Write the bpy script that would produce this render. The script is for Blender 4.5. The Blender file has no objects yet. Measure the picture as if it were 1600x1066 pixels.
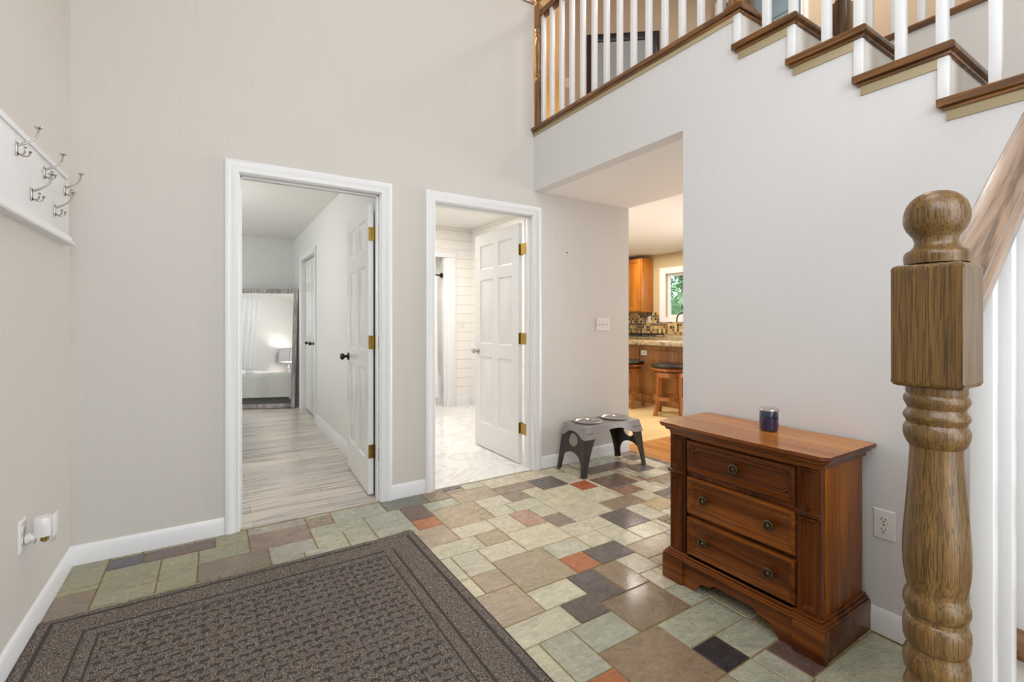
import bpy, bmesh, math, random
from mathutils import Vector, Matrix
from mathutils.geometry import tessellate_polygon
random.seed(7)
S = bpy.context.scene
COL = S.collection
PI = math.pi

# ------------------------------------------------------------------ camera, world, lights, exposure
cam_d = bpy.data.cameras.new('camera')
cam = bpy.data.objects.new('camera', cam_d); COL.objects.link(cam)
cam.location = (0, 0, 1.22)
cam.rotation_euler = (PI/2, 0, math.radians(-32.3))
cam_d.sensor_width = 36; cam_d.sensor_fit = 'HORIZONTAL'
cam_d.lens = 734/1600*36
cam_d.shift_y = -31.5/1600
cam_d.clip_start = 0.05
S.camera = cam

w = bpy.data.worlds.new('sky'); S.world = w; w.use_nodes = True
bg = w.node_tree.nodes['Background']
bg.inputs[0].default_value = (0.80, 0.90, 1.0, 1); bg.inputs[1].default_value = 3.5

def area(name, loc, rot, sx, sy, watts, col):
    d = bpy.data.lights.new(name, 'AREA'); d.shape = 'RECTANGLE'; d.size = sx; d.size_y = sy
    d.energy = watts; d.color = col
    o = bpy.data.objects.new(name, d); COL.objects.link(o); o.location = loc
    o.rotation_euler = [math.radians(a) for a in rot]
    return o
COOL = (0.86, 0.93, 1.0); WARM = (1.0, 0.80, 0.56); SOFT = (1.0, 0.93, 0.84)
area('daylight_front_windows', (0.5, -2.35, 2.0), (90, 0, 0), 2.2, 3.6, 74, COOL)
area('added_left_wall_fill', (-0.55, -0.6, 2.5), (0, -76, 0), 1.8, 1.8, 54, COOL)  # added fill for the low stair wall; no window stands here
area('foyer_ceiling_light', (0.8, 0.7, 5.1), (0, 0, 0), 1.6, 1.6, 34, (1.0, 0.97, 0.95))
area('upper_hall_ceiling_light', (4.0, 1.9, 5.12), (0, 0, 0), 0.5, 0.5, 34, SOFT)
area('upper_room_ceiling_light', (3.1, 5.4, 5.12), (0, 0, 0), 0.4, 0.4, 60, WARM)
area('bedroom_window_daylight', (-2.1, 6.95, 1.5), (0, -90, 0), 1.2, 0.9, 16, COOL)
pl_ = bpy.data.lights.new('added_bedroom_fill', 'POINT'); pl_.energy = 37; pl_.color = (1.0, 0.985, 0.97); pl_.shadow_soft_size = 0.22
plo = bpy.data.objects.new('added_bedroom_fill', pl_); COL.objects.link(plo); plo.location = (-0.7, 5.0, 2.0)  # added fill hung low to light the ceiling too; no fixture
area('bathroom_ceiling_light', (2.1, 4.9, 2.52), (0, 0, 0), 1.0, 0.8, 37, (1.0, 0.975, 0.94))
area('added_alcove_fill', (1.9, 6.6, 2.10), (0, 0, 0), 0.5, 0.3, 7, (1.0, 0.96, 0.90))  # added fill that lifts the dark tub alcove; no fixture
area('kitchen_ceiling_light', (4.6, 4.8, 2.41), (0, 0, 0), 0.8, 0.8, 64, (1.0, 0.96, 0.90))
area('kitchen_counter_light', (6.2, 5.6, 2.41), (0, 0, 0), 0.5, 0.9, 14, (1.0, 0.90, 0.75))
area('added_dining_fill', (6.7, 2.2, 1.4), (0, 90, 0), 1.8, 2.0, 150, (0.88, 0.94, 1.0))  # added cool fill for the passage soffit; no window stands here
S.view_settings.view_transform = 'Standard'; S.view_settings.look = 'None'
S.view_settings.gamma = 1; S.view_settings.use_curve_mapping = False
S.view_settings.exposure = -0.07

# ------------------------------------------------------------------ materials
def lin(c):
    return tuple((x/12.92 if x <= 0.04045 else ((x+0.055)/1.055)**2.4) for x in [v/255 for v in c[:3]])+(1,)
class NT:
    def __init__(s, name):
        s.m = bpy.data.materials.new(name); s.m.use_nodes = True
        s.n = s.m.node_tree.nodes; s.l = s.m.node_tree.links
        s.b = s.n['Principled BSDF']
    def new(s, t, **k):
        n = s.n.new(t)
        for a, v in k.items(): setattr(n, a, v)
        return n
    def coord(s, scale=(1,1,1), kind='Object'):
        tc = s.new('ShaderNodeTexCoord'); mp = s.new('ShaderNodeMapping')
        s.l.new(tc.outputs[kind], mp.inputs[0]); mp.inputs['Scale'].default_value = scale
        return mp.outputs[0]
    def noise(s, vec, scale=5, detail=3, rough=0.5, dist=0):
        n = s.new('ShaderNodeTexNoise'); s.l.new(vec, n.inputs['Vector'])
        n.inputs['Scale'].default_value = scale; n.inputs['Detail'].default_value = detail
        n.inputs['Roughness'].default_value = rough; n.inputs['Distortion'].default_value = dist
        return n.outputs[0]
    def ramp(s, fac, stops, mode='LINEAR'):
        r = s.new('ShaderNodeValToRGB'); s.l.new(fac, r.inputs[0]); r.color_ramp.interpolation = mode
        e = r.color_ramp.elements
        while len(e) < len(stops): e.new(0.5)
        for i, (p, c) in enumerate(stops):
            e[i].position = p; e[i].color = c if len(c) == 4 else lin(c)
        return r.outputs[0]
    def mix(s, fac, a, b, mode='MIX'):
        m = s.new('ShaderNodeMix', data_type='RGBA', blend_type=mode)
        for i, v in ((0, fac), (6, a), (7, b)):
            if hasattr(v, 'links') or hasattr(v, 'is_linked'): s.l.new(v, m.inputs[i])
            elif i == 0: m.inputs[i].default_value = v
            else: m.inputs[i].default_value = v
        return m.outputs[2]
    def math(s, op, a, b=0.0):
        m = s.new('ShaderNodeMath', operation=op)
        for i, v in ((0, a), (1, b)):
            if isinstance(v, (int, float)): m.inputs[i].default_value = v
            else: s.l.new(v, m.inputs[i])
        return m.outputs[0]
    def bump(s, h, strength=0.2, dist=0.01):
        b = s.new('ShaderNodeBump'); b.inputs['Strength'].default_value = strength
        b.inputs['Distance'].default_value = dist; s.l.new(h, b.inputs['Height'])
        s.l.new(b.outputs[0], s.b.inputs['Normal'])
    def col(s, c):
        if isinstance(c, tuple): s.b.inputs['Base Color'].default_value = c
        else: s.l.new(c, s.b.inputs['Base Color'])
    def set(s, rough=0.5, metal=0.0, spec=0.5, coat=0.0, coat_rough=0.1):
        s.b.inputs['Roughness'].default_value = rough; s.b.inputs['Metallic'].default_value = metal
        s.b.inputs['Specular IOR Level'].default_value = spec
        s.b.inputs['Coat Weight'].default_value = coat; s.b.inputs['Coat Roughness'].default_value = coat_rough
        return s.m
W1 = (1, 1, 1, 1)
def gray(v): return (v, v, v, 1)
def paint(name, c, rough=0.6, amt=0.03, tex=(30, 30, 1.5)):
    t = NT(name); f = t.noise(t.coord(tex), 4, 3)
    a = lin(c); b = tuple(x*(1-amt*2) for x in a[:3])+(1,)
    t.col(t.ramp(f, [(0.3, b), (0.7, a)])); t.bump(f, 0.04, 0.003)
    return t.set(rough, spec=0.3)
def plain(name, c, rough=0.5, metal=0.0, coat=0.0, bump=0.0, var=0.06, scale=20):
    t = NT(name); f = t.noise(t.coord(), scale, 3); a = lin(c); b = tuple(x*(1-var) for x in a[:3])+(1,)
    t.col(t.ramp(f, [(0.35, b), (0.65, a)]))
    if bump: t.bump(f, bump, 0.004)
    return t.set(rough, metal, coat=coat)
def wood(name, dark, mid, light, axis='Z', rough=0.35, coat=0.3, fine=55, ring=7, pores=0.55, s=1.0, tilt=0.0, spec=0.5, zs=0.06, rc=0.55):
    """grain running along one local axis: broad figure plus fine dark pore streaks"""
    t = NT(name); st = {'X': (zs, 1, 1), 'Y': (1, zs, 1), 'Z': (1, 1, zs)}[axis]
    v = t.coord(tuple(a*s for a in st))
    if tilt:                                # grain follows a sloping rail
        tc = t.new('ShaderNodeTexCoord'); m1 = t.new('ShaderNodeMapping'); m2 = t.new('ShaderNodeMapping')
        t.l.new(tc.outputs['Object'], m1.inputs[0]); m1.inputs['Rotation'].default_value = (0, tilt, 0)
        t.l.new(m1.outputs[0], m2.inputs[0]); m2.inputs['Scale'].default_value = tuple(a*s for a in st); v = m2.outputs[0]
    big = t.noise(v, ring, 4, 0.55, 0.9)
    base = t.ramp(big, [(0.3, dark), (0.5, mid), (0.7, light)])
    wv = t.math('FRACT', t.math('MULTIPLY', t.noise(v, ring*0.6, 2, 0.5, 0.3), 9))
    ring_c = t.ramp(wv, [(0.0, gray(rc)), (0.25, W1), (1.0, gray(0.8))])
    c1 = t.mix(0.7, base, ring_c, 'MULTIPLY')
    fin = t.noise(v, fine, 3, 0.6)
    pr = t.ramp(fin, [(0.40, gray(1-pores)), (0.52, W1)])
    t.col(t.mix(1.0, c1, pr, 'MULTIPLY'))
    t.bump(fin, 0.12, 0.002)
    return t.set(rough, spec=spec, coat=coat, coat_rough=0.12)

M = {}
M['cream'] = paint('cream_wall_paint', (213, 208, 201), 0.6, 0.015, (30, 30, 0.7))
M['stairwall'] = paint('cool_lit_cream_wall', (220, 218, 217), 0.6, 0.012, (30, 30, 0.7))  # same cream paint with cool daylight put into its colour
M['white'] = plain('white_satin_trim_paint', (236, 236, 236), 0.32, var=0.01)
M['doorwhite'] = plain('white_door_paint', (234, 234, 232), 0.22, var=0.01, coat=0.2)
M['ceil'] = paint('white_ceiling_paint', (238, 236, 232), 0.8, 0.01)
M['bedwall'] = paint('pale_grey_wall_paint', (226, 226, 222), 0.6, 0.01)
M['kitwall'] = paint('tan_kitchen_wall_paint', (205, 186, 150), 0.6, 0.03)
M['halltan'] = paint('taupe_hall_wall_paint', (196, 180, 156), 0.6, 0.03)
M['ochre'] = paint('ochre_room_wall_paint', (236, 190, 110), 0.6, 0.03)
M['bluegrey'] = plain('blue_grey_door_paint', (128, 150, 164), 0.4)
M['brass'] = plain('aged_brass', (176, 148, 76), 0.3, 1.0, var=0.3, scale=60)
M['nickel'] = plain('brushed_nickel', (190, 186, 180), 0.25, 1.0)
M['darkmetal'] = plain('oil_rubbed_bronze', (60, 52, 46), 0.35, 1.0)
M['steel'] = plain('stainless_steel', (214, 212, 208), 0.14, 1.0)
M['black'] = plain('black_plastic', (20, 18, 18), 0.4)
M['knobmetal'] = plain('antique_knob_metal', (120, 104, 84), 0.35, 1.0, var=0.3, scale=80)
M['oak_z'] = wood('dark_oak_vertical_grain', (66, 40, 20), (128, 88, 46), (170, 124, 70), 'Z', 0.3, 0.4, pores=0.6)
M['oak_x'] = wood('rail_oak_grain_x', (134, 106, 84), (168, 140, 118), (190, 164, 142), 'X', 0.3, 0.4, fine=70, ring=9, pores=0.5, s=1.0, tilt=0.634)  # greyed tone: daylight sheen on the rail top put into the colour
M['oak_y'] = wood('dark_oak_grain_y', (74, 46, 22), (128, 84, 42), (160, 110, 60), 'Y', 0.3, 0.5, pores=0.5)
M['newel'] = wood('foreground_newel_oak', (106, 76, 36), (122, 90, 44), (140, 104, 54), 'Z', 0.38, 0.25, fine=620, ring=60, pores=0.62, zs=0.018, rc=0.75)
M['cherry_y'] = wood('dark_cherry_drawer_wood', (66, 28, 6), (112, 58, 18), (150, 86, 32), 'Y', 0.33, 0.25, fine=60, ring=9, pores=0.35, spec=0.22, zs=0.04)
M['cherry_z'] = wood('dark_cherry_carcass_wood', (58, 24, 6), (100, 50, 16), (132, 72, 26), 'Z', 0.33, 0.25, fine=60, ring=9, pores=0.35, spec=0.22, zs=0.04)
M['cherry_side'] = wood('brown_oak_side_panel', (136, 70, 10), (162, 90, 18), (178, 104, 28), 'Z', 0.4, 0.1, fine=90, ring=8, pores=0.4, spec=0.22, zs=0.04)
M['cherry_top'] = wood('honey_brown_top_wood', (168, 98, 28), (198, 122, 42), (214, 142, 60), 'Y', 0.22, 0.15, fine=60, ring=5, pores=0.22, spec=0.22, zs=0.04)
M['honey'] = wood('honey_maple_cabinet_wood', (170, 96, 24), (206, 128, 40), (226, 150, 58), 'Z', 0.35, 0.4, fine=40, ring=4, pores=0.15)
M['stoolwood'] = wood('cherry_stool_wood', (104, 54, 16), (160, 92, 34), (188, 116, 48), 'Z', 0.3, 0.5, fine=40, ring=6, pores=0.25)
M['mirrorframe'] = wood('weathered_grey_frame_wood', (120, 112, 108), (168, 160, 156), (206, 200, 196), 'Z', 0.5, 0.0, fine=90, ring=14, pores=0.4)
M['navyframe'] = plain('navy_black_frame', (24, 24, 44), 0.3, coat=0.5)
M['navyglass'] = plain('blue_enamelled_glass', (24, 34, 74), 0.08, coat=1.0)
M['leather'] = plain('black_leather', (24, 20, 18), 0.28, bump=0.1, coat=0.2)
M['greyplastic'] = plain('light_grey_plastic', (150, 144, 142), 0.45, bump=0.05, var=0.04, scale=120)
M['darkplastic'] = plain('dark_brown_grey_plastic', (58, 52, 48), 0.42, bump=0.05)
M['linen'] = plain('white_curtain_fabric', (232, 232, 232), 0.9, bump=0.1)
M['quilt'] = plain('white_quilt_fabric', (236, 234, 226), 0.9, bump=0.3, scale=14)
M['tufted'] = plain('grey_tufted_fabric', (120, 120, 116), 0.9)
M['ivory'] = plain('ivory_plate_plastic', (232, 230, 226), 0.3, var=0.01)
M['shadefab'] = plain('white_lamp_shade_fabric', (226, 224, 226), 0.9)
M['tubwhite'] = plain('white_tub_acrylic', (240, 238, 234), 0.2)
M['fascia'] = paint('shaded_fascia_cream', (180, 164, 130), 0.6, 0.02)  # cream fascia with the shade under the nosings put into its colour
M['islandwood'] = wood('golden_brown_island_wood', (120, 70, 24), (166, 106, 42), (190, 128, 58), 'Z', 0.35, 0.3, fine=40, ring=5, pores=0.2)
M['risercream'] = paint('off_white_stair_riser_paint', (232, 226, 214), 0.5, 0.02)

def m_glow(name, c, e):
    t = NT(name); t.col(lin(c)); t.b.inputs['Emission Color'].default_value = lin(c); t.b.inputs['Emission Strength'].default_value = e
    return t.set(0.6)
M['bulb'] = m_glow('lamp_bulb_glow', (255, 240, 214), 14)
def m_glass(name, c=(255,255,255), rough=0.0):
    t = NT(name); t.b.inputs['Transmission Weight'].default_value = 1.0; t.b.inputs['IOR'].default_value = 1.45
    t.col(lin(c)); return t.set(rough)
M['glass'] = m_glass('clear_glass')
def m_mirror():
    t = NT('mirror_glass'); t.col((0.92, 0.93, 0.94, 1)); return t.set(0.01, 1.0)
M['mirror'] = m_mirror()
def m_framed_glass():
    t = NT('pale_blue_grey_picture_glass'); t.col(lin((168, 182, 192))); return t.set(0.12, 0.2, coat=0.6)
M['picture'] = m_framed_glass()

def m_slate():
    t = NT('slate_tile'); at = t.new('ShaderNodeVertexColor'); at.layer_name = 'tile'
    v = t.coord(); n1 = t.noise(v, 7, 5, 0.65, 1.2)
    c = t.mix(0.4, at.outputs[0], t.ramp(n1, [(0.25, (186, 188, 180)), (0.5, (228, 224, 214)), (0.78, (255, 250, 240))]), 'MULTIPLY')
    n3 = t.noise(t.coord((1, 2.4, 1)), 2.2, 6, 0.6, 3.5)
    vein = t.ramp(n3, [(0.47, W1), (0.5, gray(0.62)), (0.53, W1)])
    c = t.mix(0.45, c, vein, 'MULTIPLY')
    st_ = t.ramp(t.noise(t.coord((1, 3.5, 1)), 16, 6, 0.7, 1.2), [(0.3, gray(0.74)), (0.55, W1)])
    c = t.mix(0.6, c, st_, 'MULTIPLY')
    c = t.mix(1.0, c, gray(1.14), 'MULTIPLY')
    t.col(c)
    n2 = t.noise(t.coord((1, 1.7, 1)), 11, 7, 0.62, 2.0)
    n4 = t.noise(t.coord((1, 3.2, 1)), 26, 6, 0.7, 1.0)
    t.bump(t.math('ADD', n2, t.math('MULTIPLY', n4, 0.35)), 0.9, 0.014)
    r = t.ramp(n1, [(0.3, gray(0.16)), (0.7, gray(0.36))]); t.l.new(r, t.b.inputs['Roughness'])
    m = t.set(0.25, spec=0.5, coat=0.35, coat_rough=0.12)
    return m
M['slate'] = m_slate()
M['grout'] = plain('tan_grout', (150, 122, 78), 0.85, bump=0.2, var=0.25, scale=60)

def m_planks(name, c, rw, rl, along='X', rough=0.3, streak=0.6):
    t = NT(name)
    tc = t.coord((1, 1, 1)) if along == 'X' else None
    if along != 'X':
        tcn = t.new('ShaderNodeTexCoord'); mp = t.new('ShaderNodeMapping'); t.l.new(tcn.outputs['Object'], mp.inputs[0])
        mp.inputs['Rotation'].default_value = (0, 0, PI/2); tc = mp.outputs[0]
    b = t.new('ShaderNodeTexBrick'); t.l.new(tc, b.inputs['Vector']); b.offset = 0.37
    b.inputs['Scale'].default_value = 1; b.inputs['Brick Width'].default_value = rl; b.inputs['Row Height'].default_value = rw
    b.inputs['Mortar Size'].default_value = 0.0018; b.inputs['Bias'].default_value = 0
    b.inputs['Color1'].default_value = lin(c[0]); b.inputs['Color2'].default_value = lin(c[1]); b.inputs['Mortar'].default_value = lin(c[2])
    mp2 = t.new('ShaderNodeMapping'); t.l.new(tc, mp2.inputs[0]); mp2.inputs['Scale'].default_value = (0.7, 14, 1)
    n = t.noise(mp2.outputs[0], 3, 5, 0.6, 0.4)
    sc = t.ramp(n, [(0.3, lin(c[3])), (0.5, W1), (0.7, lin(c[4]))])
    t.col(t.mix(streak, b.outputs[0], sc, 'MULTIPLY'))
    return t.set(rough, coat=0.15)
M['lvp'] = m_planks('grey_beige_vinyl_plank', [(216, 205, 190), (198, 190, 182), (160, 152, 144), (132, 122, 112), (255, 253, 250)], 0.15, 1.22, 'X', 0.3, 1.0)
M['hardwood'] = m_planks('honey_hardwood_boards', [(196, 142, 78), (170, 114, 56), (90, 56, 26), (190, 150, 110), (255, 240, 220)], 0.085, 0.9, 'Y', 0.25, 0.8)
M['kittile'] = m_planks('tan_kitchen_floor_tile', [(216, 190, 138), (206, 178, 124), (176, 148, 100), (220, 200, 170), (255, 250, 240)], 0.33, 0.33, 'X', 0.3, 0.7)
def m_marble():
    t = NT('white_marble_tile'); v = t.coord()
    n = t.noise(v, 1.6, 6, 0.6, 2.5)
    vein = t.ramp(n, [(0.455, (246, 244, 240)), (0.5, (226, 221, 214)), (0.545, (246, 244, 240))])
    t.col(vein); return t.set(0.12, coat=0.3)
M['marble'] = m_marble()
def m_shiplap():
    t = NT('white_shiplap_boards'); tc = t.new('ShaderNodeTexCoord'); sep = t.new('ShaderNodeSeparateXYZ'); t.l.new(tc.outputs['Object'], sep.inputs[0])
    f = t.math('FRACT', t.math('DIVIDE', sep.outputs[2], 0.132))
    g = t.ramp(f, [(0.0, gray(0.0)), (0.028, gray(0.0)), (0.04, W1)], 'LINEAR')
    t.col(t.mix(g, lin((200, 188, 176)), lin((242, 238, 232)))); t.bump(g, 0.6, 0.006)
    return t.set(0.4)
M['shiplap'] = m_shiplap()
def m_mosaic():
    t = NT('brown_gold_mosaic_tile'); tc = t.new('ShaderNodeTexCoord')
    sc = t.new('ShaderNodeVectorMath', operation='SCALE'); t.l.new(tc.outputs['Object'], sc.inputs[0]); sc.inputs['Scale'].default_value = 1/0.05
    sep = t.new('ShaderNodeSeparateXYZ'); t.l.new(sc.outputs[0], sep.inputs[0])
    cb = t.new('ShaderNodeCombineXYZ'); t.l.new(t.math('FLOOR', sep.outputs[1]), cb.inputs[0]); t.l.new(t.math('FLOOR', sep.outputs[2]), cb.inputs[1])
    wn = t.new('ShaderNodeTexWhiteNoise', noise_dimensions='2D'); t.l.new(cb.outputs[0], wn.inputs['Vector'])
    c = t.ramp(wn.outputs['Value'], [(0.0, (70, 52, 36)), (0.22, (196, 160, 96)), (0.42, (120, 92, 60)), (0.6, (220, 190, 130)), (0.75, (96, 84, 72)), (0.88, (196, 150, 84))], 'CONSTANT')
    e1 = t.math('LESS_THAN', t.math('FRACT', sep.outputs[1]), 0.09); e2 = t.math('LESS_THAN', t.math('FRACT', sep.outputs[2]), 0.09)
    t.col(t.mix(t.math('MAXIMUM', e1, e2), c, lin((190, 176, 150))))
    return t.set(0.15, coat=0.4)
M['mosaic'] = m_mosaic()
def m_granite():
    t = NT('tan_granite'); v = t.coord(); n = t.noise(v, 22, 5, 0.7, 0.6)
    t.col(t.ramp(n, [(0.3, (70, 60, 48)), (0.45, (134, 114, 82)), (0.6, (176, 154, 114)), (0.75, (120, 112, 96))]))
    return t.set(0.12, coat=0.4)
M['granite'] = m_granite()
def m_mat():
    t = NT('charcoal_tweed_mat_pile'); v = t.coord(); n = t.noise(v, 260, 2, 0.6); n2 = t.noise(v, 90, 2, 0.6)
    a = t.ramp(n, [(0.36, (44, 38, 35)), (0.5, (118, 107, 98)), (0.62, (204, 192, 181))])
    t.col(t.mix(0.35, a, t.ramp(n2, [(0.4, (60, 52, 48)), (0.6, (128, 116, 106))])))
    t.bump(n, 1.0, 0.008); return t.set(0.95, spec=0.1)
M['mat'] = m_mat()
M['mat_groove'] = plain('shaded_mat_groove', (82, 73, 67), 0.95, bump=0.5, var=0.5, scale=300)  # mat pile darkened: recess shade put into the groove colour
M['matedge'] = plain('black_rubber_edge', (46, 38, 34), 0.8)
def m_leaf():
    t = NT('green_leaves'); n = t.noise(t.coord(), 2.0, 3)
    t.col(t.ramp(n, [(0.3, (92, 140, 96)), (0.55, (150, 190, 146)), (0.75, (206, 226, 196))])); return t.set(0.6)
M['leaf'] = m_leaf()
M['bark'] = plain('brown_bark', (88, 70, 56), 0.9, bump=0.5)
M['grass'] = plain('mown_grass', (86, 120, 60), 0.9)

# ------------------------------------------------------------------ mesh builder
class MB:
    def __init__(s): s.v = []; s.f = []; s.m = []; s.mi = 0; s.mats = []
    def mat(s, key):
        if key not in s.mats: s.mats.append(key)
        s.mi = s.mats.index(key); return s
    def face(s, idx): s.f.append(tuple(idx)); s.m.append(s.mi)
    def verts(s, pts):
        n = len(s.v); s.v += [tuple(p) for p in pts]; return n
    def box(s, x0, x1, y0, y1, z0, z1, bev=0.0, T=None):
        bm = bmesh.new(); bmesh.ops.create_cube(bm, size=1)
        for v in bm.verts: v.co = Vector(((x0+x1)/2+v.co.x*(x1-x0), (y0+y1)/2+v.co.y*(y1-y0), (z0+z1)/2+v.co.z*(z1-z0)))
        if bev > 0: bmesh.ops.bevel(bm, geom=list(bm.edges), offset=bev, segments=2, profile=0.5, affect='EDGES')
        return s.add(bm, T)
    def add(s, bm, T=None):
        bm.verts.index_update(); n = s.verts([(T @ v.co) if T else v.co for v in bm.verts])
        for f in bm.faces: s.face([n+v.index for v in f.verts])
        bm.free(); return s
    def lathe(s, prof, c, axis='Z', seg=32, T=None):
        """prof = [(radius, height)]"""
        n0 = len(s.v); rings = []
        for r, h in prof:
            pts = []
            for k in range(seg):
                a = 2*PI*k/seg; x, y = r*math.cos(a), r*math.sin(a)
                p = {'Z': (x, y, h), 'X': (h, x, y), 'Y': (y, h, x)}[axis]
                p = Vector((c[0]+p[0], c[1]+p[1], c[2]+p[2]))
                pts.append(T @ p if T else p)
            rings.append(s.verts(pts))
        for a, b in zip(rings, rings[1:]):
            for k in range(seg): s.face((a+k, a+(k+1) % seg, b+(k+1) % seg, b+k))
        s.face([rings[0]+k for k in range(seg)][::-1]); s.face([rings[-1]+k for k in range(seg)])
        return s
    def tube(s, path, r, seg=10, caps=True, up=None, flat=1.0):
        path = [Vector(p) for p in path]; rad = r if isinstance(r, (list, tuple)) else [r]*len(path)
        prev = None; rings = []
        for i, p in enumerate(path):
            t = (path[min(i+1, len(path)-1)]-path[max(i-1, 0)]).normalized()
            if prev is None:
                u = Vector(up) if up else (Vector((0, 0, 1)) if abs(t.z) < 0.9 else Vector((1, 0, 0)))
            else: u = prev
            u = (u-t*u.dot(t)).normalized(); prev = u; w_ = t.cross(u)
            rings.append(s.verts([p+u*(math.cos(2*PI*k/seg)*rad[i]*flat)+w_*(math.sin(2*PI*k/seg)*rad[i]) for k in range(seg)]))
        for a, b in zip(rings, rings[1:]):
            for k in range(seg): s.face((a+k, a+(k+1) % seg, b+(k+1) % seg, b+k))
        if caps:
            s.face([rings[0]+k for k in range(seg)][::-1]); s.face([rings[-1]+k for k in range(seg)])
        return s
    def prism(s, outer, holes, n0, n1, F):
        """2D outline (u,v) with holes, extruded from n0 to n1; F maps (u,v,n) to xyz"""
        loops = [outer]+list(holes); flat = [p for l in loops for p in l]
        tris = tessellate_polygon([[Vector((p[0], p[1], 0)) for p in l] for l in loops])
        a = s.verts([F(p[0], p[1], n0) for p in flat]); b = s.verts([F(p[0], p[1], n1) for p in flat])
        for t in tris: s.face([a+i for i in t][::-1]); s.face([b+i for i in t])
        o = 0
        for l in loops:
            k = len(l)
            for i in range(k):
                j = (i+1) % k; s.face((a+o+i, a+o+j, b+o+j, b+o+i))
            o += k
        return s
    def rings(s, u0, u1, v0, v1, prof, F, cap=True):
        """nested rectangles: prof = [(inset, height)]"""
        R = []
        for ins, h in prof:
            R.append(s.verts([F(u0+ins, v0+ins, h), F(u1-ins, v0+ins, h), F(u1-ins, v1-ins, h), F(u0+ins, v1-ins, h)]))
        for a, b in zip(R, R[1:]):
            for k in range(4): s.face((a+k, a+(k+1) % 4, b+(k+1) % 4, b+k))
        if cap: s.face([R[-1]+k for k in range(4)])
        return s
    def sweep(s, prof, stations):
        """prof: closed list of 2D points; stations: list of functions (a,b)->xyz"""
        R = [s.verts([st(a, b) for a, b in prof]) for st in stations]; k = len(prof)
        for a, b in zip(R, R[1:]):
            for i in range(k): s.face((a+i, a+(i+1) % k, b+(i+1) % k, b+i))
        s.face([R[0]+i for i in range(k)][::-1]); s.face([R[-1]+i for i in range(k)])
        return s

def origin_of(o):
    v = Vector((0, 0, 0))
    while o is not None: v += o.location; o = o.parent
    return v
def obj(name, mb, mat=None, parent=None, smooth=35, label=None):
    me = bpy.data.meshes.new(name)
    if parent is not None: off = origin_of(parent)
    else:
        xs = [p[0] for p in mb.v]; ys = [p[1] for p in mb.v]; zs = [p[2] for p in mb.v]
        off = Vector(((min(xs)+max(xs))/2, (min(ys)+max(ys))/2, min(zs)))
    me.from_pydata([Vector(p)-off for p in mb.v], [], mb.f)
    keys = mb.mats or [mat]
    for k in keys: me.materials.append(M[k or mat])
    if mb.mats: me.polygons.foreach_set('material_index', mb.m)
    bm = bmesh.new(); bm.from_mesh(me); bmesh.ops.recalc_face_normals(bm, faces=bm.faces); bm.to_mesh(me); bm.free()
    if smooth:
        me.polygons.foreach_set('use_smooth', [True]*len(me.polygons)); me.set_sharp_from_angle(angle=math.radians(smooth))
    me.update()
    o = bpy.data.objects.new(name, me); COL.objects.link(o)
    if parent is not None: o.parent = parent
    else: o.location = off
    if label: o['label'] = label
    return o
def thing(name, label, cat, loc=(0, 0, 0), rz=0, group=None):
    o = bpy.data.objects.new(name, None); COL.objects.link(o); o.empty_display_size = 0.1
    o.location = loc; o.rotation_euler = (0, 0, rz); o['label'] = label; o['category'] = cat
    if group: o['group'] = group
    return o
def tag(o, label, cat, group=None):
    o['label'] = label; o['category'] = cat
    if group: o['group'] = group
    return o
def struct(name, mb, mat=None, smooth=35, label=None, cat=None):
    o = obj(name, mb, mat, None, smooth); o['kind'] = 'structure'
    if label: o['label'] = label
    if cat: o['category'] = cat
    return o
def sthing(name, loc, label=None, cat=None):
    o = thing(name, label or '', cat or '', loc)
    if not label: del o['label']
    if not cat: del o['category']
    o['kind'] = 'structure'; return o
def dup(root, loc=None, rz=None, label=None):
    r = root.copy(); COL.objects.link(r)
    if loc is not None: r.location = loc
    if rz is not None: r.rotation_euler = (0, 0, rz)
    if label: r['label'] = label
    def rec(src, dst):
        for ch in list(src.children):
            c = ch.copy(); COL.objects.link(c); c.parent = dst; rec(ch, c)
    rec(root, r); return r
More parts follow.
